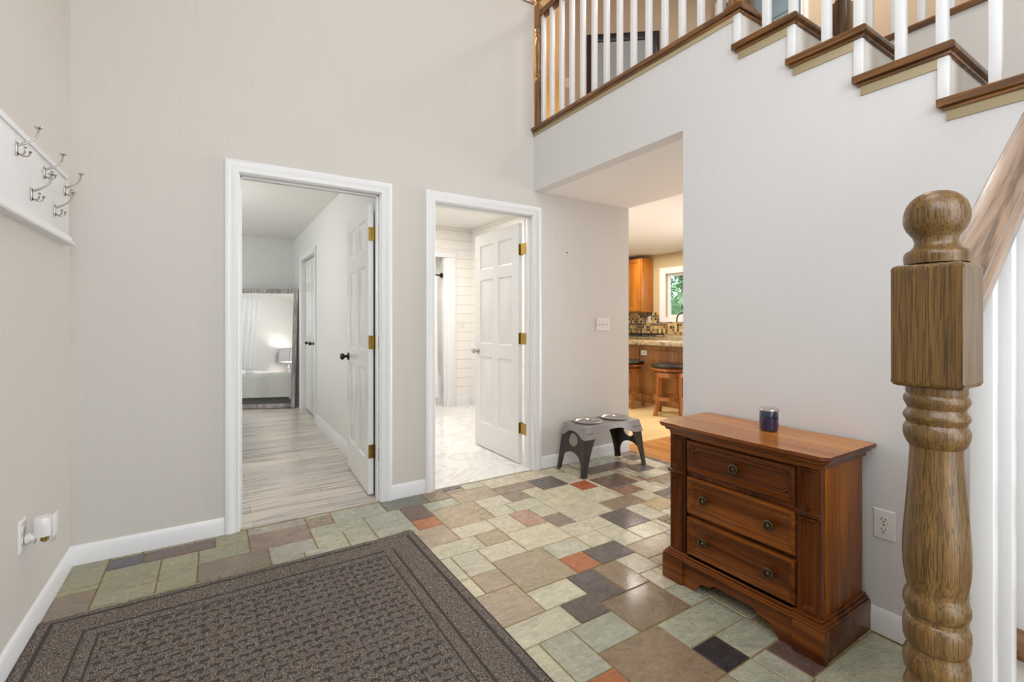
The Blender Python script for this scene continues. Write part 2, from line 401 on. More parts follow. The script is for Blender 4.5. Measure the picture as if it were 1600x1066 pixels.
TILES='''1.161 1.477 2.525 2.833 T
1.162 1.404 2.374 2.526 p
1.245 1.404 2.222 2.374 T
1.008 1.161 2.607 2.746 O
1.008 1.161 2.746 2.966 B
1.161 1.388 2.833 2.966 g
1.387 1.527 3.046 3.1 T
1.527 1.697 3.046 3.155 p
1.387 1.697 2.832 3.046 T
1.697 2.008 2.968 3.155 p
2.008 2.243 2.968 3.155 p
1.698 2.008 2.831 2.968 t
2.008 2.243 2.747 2.968 D
1.698 1.858 2.674 2.831 t
1.477 1.698 2.674 2.832 p
1.477 1.629 2.524 2.674 p
1.629 1.859 2.522 2.674 p
1.716 1.86 2.374 2.522 p
1.566 1.716 2.298 2.523 k
1.404 1.566 2.298 2.525 p
1.716 1.861 2.207 2.374 t
1.404 1.716 2.061 2.298 p
1.86 2.176 2.206 2.447 p
1.716 2.034 2.06 2.207 p
2.034 2.257 1.977 2.205 D
2.034 2.257 1.826 1.977 p
2.176 2.474 2.204 2.359 B2
2.257 2.412 1.977 2.204 p
2.428 2.631 2.359 2.504 k2
2.176 2.393 2.359 2.587 p
2.243 2.393 2.587 2.747 O2
2.243 2.393 2.747 2.968 p
2.428 2.719 2.504 2.739 B
2.519 2.972 2.816 2.969 B
2.887 3.096 2.521 2.654 p
2.631 2.785 2.294 2.504 p
2.474 2.63 2.204 2.359 p
2.412 2.63 2.047 2.204 y
1.716 1.878 1.908 2.06 p
0.965 1.245 2.222 2.374 p
0.965 1.026 1.995 2.222 p
1.026 1.179 1.995 2.222 p
1.026 1.179 1.839 1.995 T
0.965 1.026 1.839 1.995 p
0.965 1.179 1.597 1.839 T
1.179 1.404 2.061 2.222 p
0.965 1.252 1.45 1.597 p
1.488 1.644 1.75 1.908 O
1.644 1.878 1.75 1.908 D
1.878 2.191 1.666 1.826 T
1.727 1.878 1.588 1.75 p
1.57 1.727 1.516 1.75 B2
1.412 1.57 1.516 1.75 D
1.727 1.811 1.436 1.588 p
1.878 2.069 1.588 1.666 T
1.412 1.727 1.287 1.516 B2
1.252 1.412 1.45 1.597 D
1.727 1.848 1.287 1.436 g
1.188 1.412 1.287 1.45 g
1.034 1.188 1.209 1.45 g
0.965 1.034 1.209 1.45 p
1.034 1.188 1.122 1.209 O
1.5 1.846 1.125 1.287 g
1.5 1.642 0.977 1.125 K
1.642 1.843 0.976 1.125 g
1.733 1.841 0.808 0.976 m
1.733 2.181 0.637 0.808 g
0.158 0.466 3.052 3.159 g2
0.158 0.466 2.834 3.052 t
0.466 0.614 3.12 3.16 g
0.466 0.614 2.971 3.12 t
0.614 0.932 2.969 3.161 g
0.467 0.776 2.833 2.97 g
0.776 1.008 2.746 2.968 g
0.776 1.008 2.607 2.746 g
0.467 0.624 2.683 2.833 g
0.624 0.776 2.607 2.833 g
0.24 0.467 2.684 2.834 g2
0.24 0.397 2.606 2.684 g2
0.397 0.624 2.606 2.684 g
0.932 1.224 2.967 3.162 D2
-0.453 -0.307 2.996 3.12 K2
-0.307 0.001 2.995 3.12 m
-0.453 -0.23 2.754 2.996 y2
-0.23 -0.072 2.636 2.995 y2
-0.453 -0.23 2.636 2.754 y2
-0.608 -0.453 2.606 2.825 B3
-0.072 0.158 2.835 2.995 y2
1.859 2.008 2.587 2.83 p
2.008 2.243 2.587 2.747 p
1.86 2.176 2.447 2.587 p
1.878 2.034 1.826 2.06 p
0.965 1.162 2.374 2.607 T
1.179 1.488 1.75 2.061 T
1.488 1.716 1.908 2.061 p
1.179 1.412 1.597 1.75 p
1.188 1.5 0.977 1.287 B2
1.5 1.642 0.773 0.977 g
-0.072 0.24 2.636 2.835 B3
-0.62 -0.453 2.87 3.16 y2
0.965 1.255 0.2 0.5 p
1.255 1.555 0.2 0.35 g
1.555 1.855 0.2 0.35 p
1.855 2.155 0.2 0.425 y2
1.255 1.555 0.35 0.575 y2
1.555 1.705 0.35 0.575 D
1.705 1.855 0.35 0.575 B2
1.855 2.181 0.425 0.637 T
0.965 1.18 0.5 0.65 y2
1.18 1.255 0.5 0.725 y2
1.255 1.405 0.575 0.725 y2
1.405 1.63 0.575 0.773 T
1.63 1.855 0.575 0.637 B2
0.965 1.18 0.65 0.95 T
1.642 1.733 0.65 0.8 p
1.188 1.405 0.725 0.977 D
1.405 1.5 0.762 0.913 p
1.642 1.733 0.8 0.976 g
1.841 2.08 0.808 0.976 y2
2.08 2.305 0.808 1.025 p
1.405 1.5 0.913 0.977 y2
0.965 1.188 0.95 1.122 y2
1.843 2.005 0.95 1.125 T
2.005 2.08 0.95 1.1 T
2.08 2.305 1.025 1.25 D
1.848 2.08 1.1 1.325 p
0.965 1.034 1.137 1.209 y2
2.08 2.305 1.25 1.4 p
1.848 2.08 1.325 1.55 p
1.811 1.855 1.436 1.588 p
1.855 2.155 1.55 1.588 g
2.305 2.38 1.55 1.775 g
3.205 3.355 1.55 1.775 g
2.069 2.155 1.587 1.666 p
2.38 2.53 1.625 1.775 y2
2.53 2.755 1.625 1.85 D
2.755 2.905 1.625 1.85 y2
2.905 3.13 1.625 1.775 g
3.13 3.205 1.625 1.925 p
2.191 2.305 1.662 1.826 g
2.305 2.53 1.775 1.925 B2
2.905 3.13 1.775 2.075 T
3.205 3.355 1.775 2.0 B2
2.257 2.305 1.812 1.977 p
2.53 2.83 1.85 2.047 B2
2.83 2.905 1.85 2.075 g
2.305 2.53 1.925 1.977 B2
3.13 3.205 1.925 2.15 y2
2.412 2.53 1.962 2.047 p
3.205 3.355 2.0 2.15 D
2.63 2.83 2.038 2.188 B2
2.83 3.055 2.075 2.225 p
3.055 3.13 2.075 2.375 p
3.13 3.355 2.15 2.3 y2
2.631 2.83 2.188 2.294 D
2.83 3.055 2.225 2.375 g
2.785 2.83 2.3 2.45 p
3.13 3.355 2.3 2.525 p
2.393 2.428 2.359 2.6 p
2.83 3.13 2.375 2.521 B2
2.785 2.83 2.45 2.6 B2
2.719 2.785 2.504 2.638 T
2.83 2.887 2.525 2.75 g
3.096 3.355 2.525 2.675 y2
-0.453 -0.32 2.607 2.636 y2
-0.32 -0.02 2.607 2.636 y2
-0.02 0.13 2.607 2.636 y2
0.13 0.24 2.607 2.636 y2
2.393 2.428 2.6 2.75 p
2.792 2.83 2.6 2.816 p
2.719 2.792 2.638 2.816 T
2.887 3.096 2.654 2.816 D
3.092 3.242 2.654 2.9 p
3.242 3.355 2.675 2.9 D
2.393 2.605 2.739 2.816 T
2.605 2.717 2.739 2.816 g
2.83 2.905 2.75 2.816 T
-0.62 -0.453 2.825 2.87 y2
2.393 2.519 2.825 3.125 p
2.972 3.092 2.825 3.05 T
3.092 3.242 2.9 3.05 D
3.242 3.355 2.9 3.05 B2
1.224 1.387 2.966 3.2 B2
2.243 2.38 2.968 3.125 p
2.53 2.755 2.969 3.125 p
2.755 2.98 2.969 3.2 g
0.001 0.158 2.995 3.2 y2
2.98 3.13 3.05 3.2 p
3.13 3.28 3.05 3.2 B2
3.28 3.355 3.05 3.2 D
1.387 1.527 3.1 3.2 D
-0.453 -0.32 3.12 3.2 y2
-0.32 -0.095 3.12 3.2 y2
-0.095 0.017 3.12 3.2 y2
2.243 2.53 3.125 3.2 B2
2.53 2.755 3.125 3.2 g
-0.62 -0.47 3.16 3.2 y2
0.167 0.467 3.16 3.2 y2
0.467 0.618 3.161 3.2 B2
0.618 0.842 3.161 3.2 g
0.842 1.143 3.162 3.2 p
1.143 1.217 3.162 3.2 T
1.517 1.667 3.155 3.2 p
1.667 1.892 3.155 3.2 B2
1.892 2.117 3.155 3.2 g
2.117 2.23 3.155 3.2 T'''
# ------------------------------------------------------------------ the room shell
D = 3.15; XL = -0.61; XR = 2.2; UP = 2.79; CE = 5.2
def ident(u, v, n): return (u, v, n)
# slate floor: every tile is a slab with a worn edge, laid in its own pattern
PAL = dict(p=(214,206,180), T=(186,166,138), O=(192,116,68), B=(112,88,72), g=(184,184,164), t=(158,138,122), D=(100,90,84),
           k=(196,154,132), B2=(150,128,102), k2=(150,114,94), O2=(180,88,46), y=(204,180,138), K=(52,46,50), m=(112,86,80),
           g2=(180,174,162), D2=(116,118,106), K2=(88,82,90), y2=(160,156,126), B3=(142,126,106))
def slate_floor():
    bm = bmesh.new(); cl = bm.loops.layers.float_color.new('tile')
    mats = ['grout', 'slate']
    def quad(pts, c, mi):
        f = bm.faces.new([bm.verts.new(p) for p in pts]); f.material_index = mi
        for l in f.loops: l[cl] = c
    quad([(-0.75, -2.4, -0.004), (3.30, -2.4, -0.004), (3.30, 3.165, -0.004), (-0.75, 3.165, -0.004)], (1, 1, 1, 1), 0)
    quad([(-0.75, -2.4, -0.12), (3.30, -2.4, -0.12), (3.30, 3.165, -0.12), (-0.75, 3.165, -0.12)][::-1], (1, 1, 1, 1), 0)
    T = []
    for l in TILES.split('\n'):
        q = l.split(); T.append([float(x) for x in q[:4]]+[q[4]])
    g = 0.305                                   # plain coursing outside the photographed field
    rnd = random.Random(3)
    y = -2.4
    while y < 2.55:
        x = -0.75; 
        while x < 3.3:
            wd = rnd.choice((0.15, 0.225, 0.305)); x1 = min(x+wd, 3.3)
            y1 = y+0.225
            if y1 > 0.2:
                if x >= 0.96: break
                x1 = min(x1, 0.96); 
                if y1 > 2.55: y1 = 2.60
            T.append([x, x1, y, y1, rnd.choice(['p', 'g', 'p', 'T', 'y2', 'B2', 'D'])])
            x = x1
            if x >= 0.96-1e-6 and y1 > 0.2: break
        y += 0.225
    for x0, x1, y0, y1, c in T:
        y1 = min(y1, 3.152)
        if y1-y0 < 0.012 or x1-x0 < 0.012: continue
        r = rnd.uniform(0.93, 1.07); cc = lin(PAL[c])
        cc = (min(1, cc[0]*r*rnd.uniform(0.97, 1.03)), min(1, cc[1]*r), min(1, cc[2]*r*rnd.uniform(0.95, 1.05)), 1)
        a = 0.0028; b = 0.0058; z = rnd.uniform(-0.0012, 0.0)
        def ring(i, zz): return [(x0+i, y0+i, zz), (x1-i, y0+i, zz), (x1-i, y1-i, zz), (x0+i, y1-i, zz)]
        r0, r1, r2 = ring(a, -0.004), ring(a+0.0005, z-0.0015), ring(b, z)
        quad(r2, cc, 1)
        for A, B_ in ((r0, r1), (r1, r2)):
            for k in range(4): quad([A[k], A[(k+1) % 4], B_[(k+1) % 4], B_[k]], cc, 1)
    me = bpy.data.meshes.new('floor'); bm.to_mesh(me); bm.free()
    for k in mats: me.materials.append(M[k])
    o = bpy.data.objects.new('floor', me); COL.objects.link(o); o['kind'] = 'structure'
slate_floor()
def slab(name, x0, x1, y0, y1, z0, z1, mat): return struct(name, MB().box(x0, x1, y0, y1, z0, z1), mat, 0)
slab('floor_bedroom', -2.3, 1.15, 3.165, 7.85, -0.12, 0.002, 'lvp')
slab('floor_bathroom', 1.15, 3.30, 3.165, 7.1, -0.12, 0.003, 'marble')
slab('floor_hall', 3.30, 7.0, -2.4, 3.30, -0.12, 0.0, 'hardwood')
slab('floor_kitchen', 3.30, 7.0, 3.30, 8.2, -0.12, 0.004, 'kittile')
# back wall with the two door openings, ending in a half wall upstairs
OP1 = (0.109, 0.955); OP2 = (1.325, 2.204); HD = 2.089
def back_f(u, v, n): return (u, n, v)
wb = MB().prism([(-0.75, 0), (OP1[0], 0), (OP1[0], HD), (OP1[1], HD), (OP1[1], 0), (OP2[0], 0), (OP2[0], HD), (OP2[1], HD), (OP2[1], 0), (3.29, 0), (3.29, 2.60), (2.2, 2.60), (2.2, 3.80), (-0.75, 3.80)], [], D, D+0.12, back_f)
struct('wall_back', wb, 'cream', 0)
struct('trim_1', MB().box(-0.73, 2.198, D-0.012, D+0.13, 3.80, 3.822, 0.004), 'oak_x')
slab('wall_left', XL-0.12, XL, -2.5, D, 0, CE, 'cream')
# wall under the stairs: stepped outline, opening towards the kitchen
RI = 0.1957; RUN = 0.262; NY = 1.342
steps = [(UP-RI*k, NY-RUN*k) for k in range(8)]      # (nosing height, nosing y) for the landing edge and each tread below
T0 = 0.027; M['edge'] = M['cream']
def y_f(u, v, n): return (n, u, v)
out = [(D, 2.28), (D, UP-T0)]
for k, (z, y) in enumerate(steps):
    out.append((y+0.03, z-T0))
    if k < len(steps)-1: out.append((y+0.03, steps[k+1][0]-T0))
out += [(-2.5, steps[-1][0]-T0), (-2.5, 0), (1.70, 0), (1.70, 2.28)]
struct('wall_right', MB().prism(out, [], XR, XR+0.10, y_f), 'stairwall', 0)
# soffit over the passage and the rest of the upper floor
slab('ceiling_passage', XR+0.10, 3.29, 1.70, D, 2.28, 2.40, 'ceil')
slab('wall_under_stairs', XR+0.10, 3.29, 1.62, 1.70, 0, 2.28, 'cream')
slab('floor_upper', XR+0.10, 3.24, NY+0.06, 6.2, 2.62, UP-0.002, 'hardwood')
slab('floor_upper_hall', 3.24, 7.0, -2.5, 6.2, 2.62, UP-0.002, 'hardwood')
slab('floor_upper_left', -0.75, XR+0.10, D+0.12, 6.2, 2.62, UP-0.002, 'hardwood')
slab('wall_stairwell', 3.14, 3.24, -2.5, 1.62, 0, 2.76, 'cream')
slab('ceiling_kitchen', 3.29, 7.0, -2.5, 8.2, 2.44, 2.60, 'ceil')
slab('ceiling', -0.75, 7.0, -2.5, 6.3, CE, CE+0.1, 'ceil')
# front of the foyer (behind the camera): wall with a tall window
wf = MB().prism([(-0.75, 0), (7.0, 0), (7.0, CE), (-0.75, CE)], [[(-0.2, 2.3), (1.6, 2.3), (1.6, 4.6), (-0.2, 4.6)]], -2.6, -2.5, back_f)
struct('wall_front', wf, 'cream', 0)
wfm = MB().mat('white')
for x in (-0.2, 0.38, 0.98, 1.56): wfm.box(x, x+0.04, -2.57, -2.53, 2.3, 4.6)
for z in (2.3, 3.4, 4.56): wfm.box(-0.2, 1.6, -2.57, -2.53, z, z+0.04)
struct('window_2', wfm, 'white')
# bedroom shell
slab('wall_bedroom_left', -2.3, -2.2, D+0.12, 7.85, 0, 2.44, 'bedwall')
slab('wall_bedroom_back', -2.2, 1.13, 7.75, 7.85, 0, 2.44, 'bedwall')
CX = 1.01; CY0, CY1, CH = 5.97, 7.03, 2.045
struct('wall_bedroom_right', MB().prism([(D+0.12, 0), (CY0, 0), (CY0, CH), (CY1, CH), (CY1, 0), (7.75, 0), (7.75, 2.44), (D+0.12, 2.44)], [], CX, CX+0.10, y_f), 'bedwall', 0)
slab('wall_bedroom_front', -2.2, CX, D+0.12, D+0.125, 2.075, 2.44, 'bedwall')
slab('wall_bedroom_front_side', -2.2, 0.10, D+0.12, D+0.125, 0, 2.075, 'bedwall')
slab('ceiling_bedroom', -2.3, 1.13, D+0.12, 7.85, 2.44, 2.56, 'ceil')
# bathroom shell: shiplap back wall with the tub alcove
slab('wall_bathroom_left', 1.13, 1.20, D+0.125, 7.0, 0, 2.56, 'shiplap')
slab('wall_bathroom_right', 3.19, 3.29, D+0.12, 8.1, 0, 2.56, 'shiplap')
BY = 6.15
struct('wall_bathroom_back', MB().prism([(2.80, 0), (3.19, 0), (3.19, 2.56), (1.20, 2.56), (1.20, 2.14), (2.80, 2.14)], [], BY, BY+0.10, back_f), 'shiplap', 0)
slab('wall_alcove_right', 2.80, 2.86, BY+0.10, 7.0, 0, 2.3, 'tubwhite')
slab('wall_alcove_back', 1.20, 2.86, 7.0, 7.1, 0, 2.56, 'tubwhite')
slab('ceiling_bathroom', 1.13, 3.29, D+0.12, 7.1, 2.56, 2.62, 'ceil')
# kitchen shell
KX = 6.9
slab('wall_kitchen_back', 3.29, 7.0, 8.1, 8.2, 0, 2.44, 'kitwall')
slab('wall_kitchen_front', 3.24, 7.0, -2.5, -2.4, 0, 2.44, 'kitwall')
WY0, WY1, WZ0, WZ1 = 4.66, 5.70, 1.285, 2.07
struct('wall_kitchen_right', MB().prism([(-2.4, 0), (8.1, 0), (8.1, 2.44), (-2.4, 2.44)], [[(WY0, WZ0), (WY1, WZ0), (WY1, WZ1), (WY0, WZ1)]], KX, KX+0.12, y_f), 'kitwall', 0)

# upstairs walls
struct('wall_upper_back', MB().box(-0.75, 7.0, 6.2, 6.3, UP, CE), 'ochre', 0)
A2 = Vector((3.54, 4.47, 0)); B2 = Vector((4.90, 3.41, 0)); dv = (B2-A2).normalized(); nv = Vector((-dv.y, dv.x, 0))
if nv.dot(Vector((1, 1, 0))) < 0: nv = -nv
def diag_f(u, v, n): p = A2+dv*u+nv*n; return (p.x, p.y, v)
DL = (B2-A2).length
struct('wall_upper_diagonal', MB().prism([(0, UP), (DL, UP), (DL, CE), (0, CE)], [], 0, 0.1, diag_f), 'halltan', 0)
struct('wall_upper_right', MB().prism([(-2.5, UP), (2.40, UP), (2.40, 4.82), (3.27, 4.82), (3.27, UP), (3.41, UP), (3.41, CE), (-2.5, CE)], [], 4.90, 5.0, y_f), 'halltan', 0)
slab('wall_left_upper', -0.85, -0.75, D, 6.3, UP, CE, 'ceil')

# door casings, jambs
def casing(name, x0, x1, h, y, sgn, wdt=0.073, base=True, Fm=None, lab=None):
    """U shaped moulding around an opening; (o,t) = outward offset, thickness"""
    prof = [(0, 0), (0, 0.010), (0.006, 0.014), (0.014, 0.011), (0.022, 0.013), (0.036, 0.017), (0.042, 0.021), (0.060, 0.022), (0.068, 0.019), (wdt, 0.014), (wdt, 0)]
    F = Fm or (lambda u, v, n: (u, y+sgn*n, v))
    st = [lambda a, b: F(x0-a, 0, b), lambda a, b: F(x0-a, h+a, b), lambda a, b: F(x1+a, h+a, b), lambda a, b: F(x1+a, 0, b)]
    m = MB(); m.sweep(prof, st); return m
def jamb(m, x0, x1, h, y0, y1, stop_y):
    m.box(x0-0.0005, x0+0.014, y0, y1, 0, h); m.box(x1-0.014, x1+0.0005, y0, y1, 0, h); m.box(x0, x1, y0, y1, h-0.014, h+0.0005)
    m.box(x0+0.014, x0+0.026, stop_y, stop_y+0.035, 0, h-0.014, 0.003); m.box(x1-0.026, x1-0.014, stop_y, stop_y+0.035, 0, h-0.014, 0.003)
    m.box(x0+0.014, x1-0.014, stop_y, stop_y+0.035, h-0.026, h-0.014, 0.003)
    return m
for i, (a, b) in enumerate((OP1, OP2)):
    m = casing('', a+0.010, b-0.010, HD-0.010, D, -1); jamb(m, a, b, HD, D, D+0.122, D+0.04)
    struct('trim_%d' % (i+2), m, 'white')
    struct('trim_%d' % (i+4), casing('', a+0.010, b-0.010, HD-0.010, D+0.126, 1), 'white') if i == 0 else None
# baseboards
def baseboard(name, x0, y0, x1, y1, nx, ny, h=0.097, mat='white'):
    prof = [(0, 0), (0.013, 0), (0.013, h*0.78), (0.010, h*0.86), (0.008, h*0.94), (0.004, h), (0, h)]
    st = [lambda a, b, X=x0, Y=y0: (X+nx*a, Y+ny*a, b), lambda a, b, X=x1, Y=y1: (X+nx*a, Y+ny*a, b)]
    return struct(name, MB().sweep(prof, st), mat)
baseboard('baseboard_back', XL, D, OP1[0]-0.064, D, 0, -1)
baseboard('baseboard_middle', OP1[1]+0.064, D, OP2[0]-0.064, D, 0, -1)
baseboard('baseboard_passage', OP2[1]+0.064, D, 3.29, D, 0, -1)
baseboard('baseboard_left', XL, -2.5, XL, D-0.013, 1, 0)
baseboard('baseboard_right', XR, -2.5, XR, 1.70, -1, 0)
baseboard('baseboard_bedroom', CX, D+0.13, CX, CY0, -1, 0, 0.125)
baseboard('baseboard_bedroom_back', -2.2, 7.75, CX-0.013, 7.75, 0, -1, 0.125)
baseboard('baseboard_bathroom', 2.93, BY, 3.19, BY, 0, -1, 0.14)
baseboard('baseboard_bathroom_right', 3.19, 3.3, 3.19, BY-0.014, -1, 0, 0.14)
# alcove casing, bathroom
ac = MB(); ac.box(2.785, 2.925, BY-0.022, BY, 0, 2.12, 0.004); ac.box(1.20, 2.925, BY-0.024, BY, 2.12, 2.20, 0.004); ac.box(2.75, 2.80, BY-0.005, BY+0.10, 0, 2.14, 0.003)
struct('trim_6', ac, 'white')
# closet casing, bedroom
def right_f(u, v, n): return (CX-n, u, v)
struct('trim_7', casing('', CY0, CY1, CH, 0, 0, 0.06, Fm=right_f), 'white')
# upstairs door frame
struct('trim_8', casing('', 2.40, 3.27, 4.82, 0, 0, 0.07, Fm=lambda u, v, n: (4.90-n, u, max(v, UP))), 'white')

# ------------------------------------------------------------------ doors
def six_panel(m, w_, h, t, F, cols=2):
    """door slab in (u 0..w, v 0..h, n -t/2..t/2)"""
    st = 0.105 if cols == 2 else 0.06; mid = 0.10 if cols == 2 else 0
    rows = [(0.23, 0.87), (0.99, 1.60), (1.70, 1.93)]
    if cols == 2:
        cw = (w_-2*st-mid)/2; cs = [(st, st+cw), (w_-st-cw, w_-st)]
    else: cs = [(st, w_-st)]
    holes = [[(a, c), (b, c), (b, d), (a, d)] for a, b in cs for c, d in rows]
    m.prism([(0, 0), (w_, 0), (w_, h), (0, h)], holes, -t/2, t/2, F)
    for a, b in cs:
        for c, d in rows:
            for sg in (-1, 1):
                G = lambda u, v, n, s=sg: F(u, v, s*n)
                m.rings(a, b, c, d, [(0, t/2), (0.010, t/2-0.009), (0.020, t/2-0.010), (0.042, t/2-0.003)], G)
    return m
def knob(parent, F, mat, name='door_knob'):
    """door knob with rose along +n from F origin"""
    prof = [(0.0, 0), (0.031, 0), (0.031, 0.006), (0.026, 0.010), (0.012, 0.012), (0.010, 0.030), (0.020, 0.036), (0.027, 0.046), (0.026, 0.058), (0.018, 0.066), (0.0, 0.068)]
    m = MB(); n0 = None; rings = []
    for r, h in prof:
        r = max(r, 0.0008); rings.append(m.verts([F(r*math.cos(2*PI*k/20), r*math.sin(2*PI*k/20), h) for k in range(20)]))
    for a, b in zip(rings, rings[1:]):
        for k in range(20): m.face((a+k, a+(k+1) % 20, b+(k+1) % 20, b+k))
    return obj(name, m, mat, parent, label=None)
def hinge(parent, x, y, z, jx):
    """leaf on the door edge facing the foyer, second leaf on the jamb, knuckle between"""
    m = MB().mat('brass'); ky = y-0.022
    m.box(x-0.035, x-0.001, y-0.003, y+0.001, z-0.047, z+0.047); m.box(jx-0.003, jx-0.0002, y-0.100, ky, z-0.047, z+0.047)
    m.box(x-0.004, x+0.001, ky, y, z-0.047, z+0.047)
    for k in range(5): m.lathe([(0.0062, 0), (0.0062, 0.0170)], (jx+0.004, ky, z-0.045+k*0.018), 'Z', 10)
    m.lathe([(0.004, 0), (0.006, 0.004), (0.002, 0.008)], (jx+0.004, ky, z+0.045), 'Z', 10)
    m.mat('black')
    for dz in (-0.03, 0.0, 0.03): m.lathe([(0.0034, 0), (0.0030, 0.0008)], (x-0.018+(0.006 if dz else -0.006), y-0.0034, z+dz), 'Y', 8)
    return obj('hinge', m, None, parent)
def swing_door(name, xh, yh, w_, ang, h, lab, kmat, jx):
    """hinged at (xh,yh); opened into the room so its face looks to -x"""
    d = sthing(name, (xh, yh, 0), lab, 'door')
    t = 0.035; ca, sa = math.cos(math.radians(ang)), math.sin(math.radians(ang))
    def F(u, v, n):                     # u away from hinge along +y (turned by ang), n towards -x
        x, y = u*sa-n*ca-t/2*ca, u*ca+n*sa; return (xh+x, yh+y, v+0.012)
    obj('door_slab', six_panel(MB(), w_, h, t, F), 'doorwhite', d, 25)
    for sg in (1, -1): knob(d, lambda u, v, n, s=sg: F(w_-0.065+u, 0.915+v, s*(t/2+n)), kmat)
    for z in (1.825, 1.07, 0.31): hinge(d, xh, yh, z, jx)
    return d
swing_door('door_1', 0.935, D+0.140, 0.785, 2.8, 2.04, 'white six-panel door standing open into the grey-floored bedroom', 'darkmetal', OP1[1]-0.014)
swing_door('door_2', 2.212, D+0.190, 0.785, 0.0, 2.04, 'white six-panel door standing open into the marble-floored bathroom', 'nickel', OP2[1]-0.014)
# bifold closet doors
cd = sthing('door_3', (CX+0.06, 6.5, 0), 'pair of narrow white bifold closet doors in the bedroom wall', 'closet door')
for k, (a, b) in enumerate(((CY0+0.004, 6.498), (6.502, CY1-0.004))):
    F = lambda u, v, n, a=a: (CX+0.065-n, a+u, v+0.02)
    obj('closet_panel', six_panel(MB(), b-a, CH-0.03, 0.03, F), 'doorwhite', cd, 25)
for y in (6.36, 6.64): knob(cd, lambda u, v, n, y=y: (CX+0.05-n, y+u*0.7, 0.93+v*0.7), 'darkmetal')
slab('wall_closet_back', 1.11, 1.13, 5.7, 7.3, 0, 2.3, 'bedwall')
# blue-grey door upstairs
ud = sthing('door_4', (4.95, 2.83, UP), 'blue-grey door seen between the upstairs balusters', 'door')
obj('door_slab', six_panel(MB(), 0.87, 2.02, 0.035, lambda u, v, n: (4.95-n, 2.40+u, UP+v)), 'bluegrey', ud, 25)

# ------------------------------------------------------------------ staircase
sc = thing('staircase', 'upper flight of oak treads and cream risers above the dresser wall', 'stairs', (2.67, NY-0.6, 0))
def tread(name, parent, y_nose, depth, z, x0, x1, matk='oak_y'):
    m = MB(); t = T0
    prof = [(0.010, 0), (0.003, -0.004), (0, -0.0135), (0.003, -0.023), (0.010, -t), (depth, -t), (depth, 0)]   # nosing rounded
    m.sweep(prof, [lambda a, b: (x0, y_nose+a, z+b), lambda a, b: (x0+0.012, y_nose+a, z+b), lambda a, b: (x1, y_nose+a, z+b)])
    # cove moulding under the nosing
    m.box(x0+0.018, x1, y_nose+0.014, y_nose+0.03, z-t-0.014, z-t, 0.004)
    m.box(x0+0.014, XR+0.002, y_nose+0.014, y_nose+depth-0.01, z-t-0.014, z-t, 0.004)
    return obj(name, m, matk, parent)
for k, (z, y) in enumerate(steps):
    dpt = RUN+0.03+0.022 if k else 0.09
    tread('tread' if k else 'landing_nosing', sc, y, dpt, z, 2.170, 3.14)
    if k < len(steps)-1:
        zb = steps[k+1][0]
        m = MB(); m.box(XR-0.003, 3.14, y+0.026, y+0.055, zb, z-T0)
        obj('riser', m, 'risercream', sc)
        m = MB(); m.box(XR-0.007, XR+0.018, y+0.022, y+0.055, zb, z-T0-0.0145, 0.002)
        obj('riser_end_strip', m, 'white', sc)
    if k: 
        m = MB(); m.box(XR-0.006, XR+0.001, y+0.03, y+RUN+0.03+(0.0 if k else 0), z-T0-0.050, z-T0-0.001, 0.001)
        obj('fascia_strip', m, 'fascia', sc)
def baluster(parent, x, y, z0, z1, s=0.032):
    return obj('baluster', MB().box(x-s/2, x+s/2, y-s/2, y+s/2, z0, z1, 0.002), 'white', parent)
def turned_newel(m, c, z0, s, zb, zt0, zt1, ztop, mat):
    """square base z0..zb, turned zb..zt0, block zt0..zt1, neck and ball"""
    x, y = c; h = s/2
    m.box(x-h, x+h, y-h, y+h, z0, zb, 0.003); m.box(x-h, x+h, y-h, y+h, zt0, zt1, 0.005)
    L = zt0-zb; R = h*0.97
    pr = [(0.86, 0), (0.98, 0.02), (0.98, 0.05), (0.72, 0.07), (0.95, 0.10), (0.95, 0.13), (0.66, 0.16), (0.90, 0.19), (0.78, 0.22), (0.70, 0.30), (0.95, 0.50), (1.0, 0.62), (0.86, 0.76), (0.66, 0.82), (0.94, 0.85), (0.94, 0.88), (0.7, 0.90), (0.95, 0.93), (0.95, 0.96), (0.8, 0.98), (0.86, 1.0)]
    m.lathe([(R*r, zb+L*t) for r, t in pr], (x, y, 0), 'Z', 24)
    r = h*0.92; n = ztop-zt1
    cz = ztop-r*0.95
    m.lathe([(h*0.9, zt1), (h*0.9, zt1+0.006), (h*0.55, zt1+0.010), (h*0.5, zt1+(n-1.9*r)*0.8)]+[(max(0.001, r*math.sin(a)), cz-r*0.95*math.cos(a)) for a in [0.6+k*(PI-0.6)/11 for k in range(12)]], (x, y, 0), 'Z', 24)
    return m
# balcony railing along the landing edge
br = thing('balcony_railing', 'white balusters and oak rail along the upstairs landing above the passage', 'railing', (2.245, 2.2, UP), group=None)
obj('base_rail', MB().sweep([(2.170, -0.0135), (2.173, -0.004), (2.180, 0), (2.31, 0), (2.31, -T0), (2.180, -T0), (2.173, -0.023)], [lambda a, b: (a, NY+0.0, UP+b), lambda a, b: (a, D, UP+b)]), 'oak_y', br)
obj('cove_moulding', MB().box(2.186, XR+0.002, NY+0.03, D, UP-T0-0.016, UP-T0, 0.004), 'oak_y', br)
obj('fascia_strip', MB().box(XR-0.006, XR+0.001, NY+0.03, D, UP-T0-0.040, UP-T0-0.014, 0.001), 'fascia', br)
obj('newel_post', turned_newel(MB(), (2.229, 3.121), UP, 0.052, 3.165, 3.61, 3.785, 3.865, 'oak_z'), 'oak_z', br)
obj('corner_newel_post', turned_newel(MB(), (2.240, 1.385), UP, 0.085, 3.165, 3.61, 3.80, 3.90, 'oak_z'), 'oak_z', br)
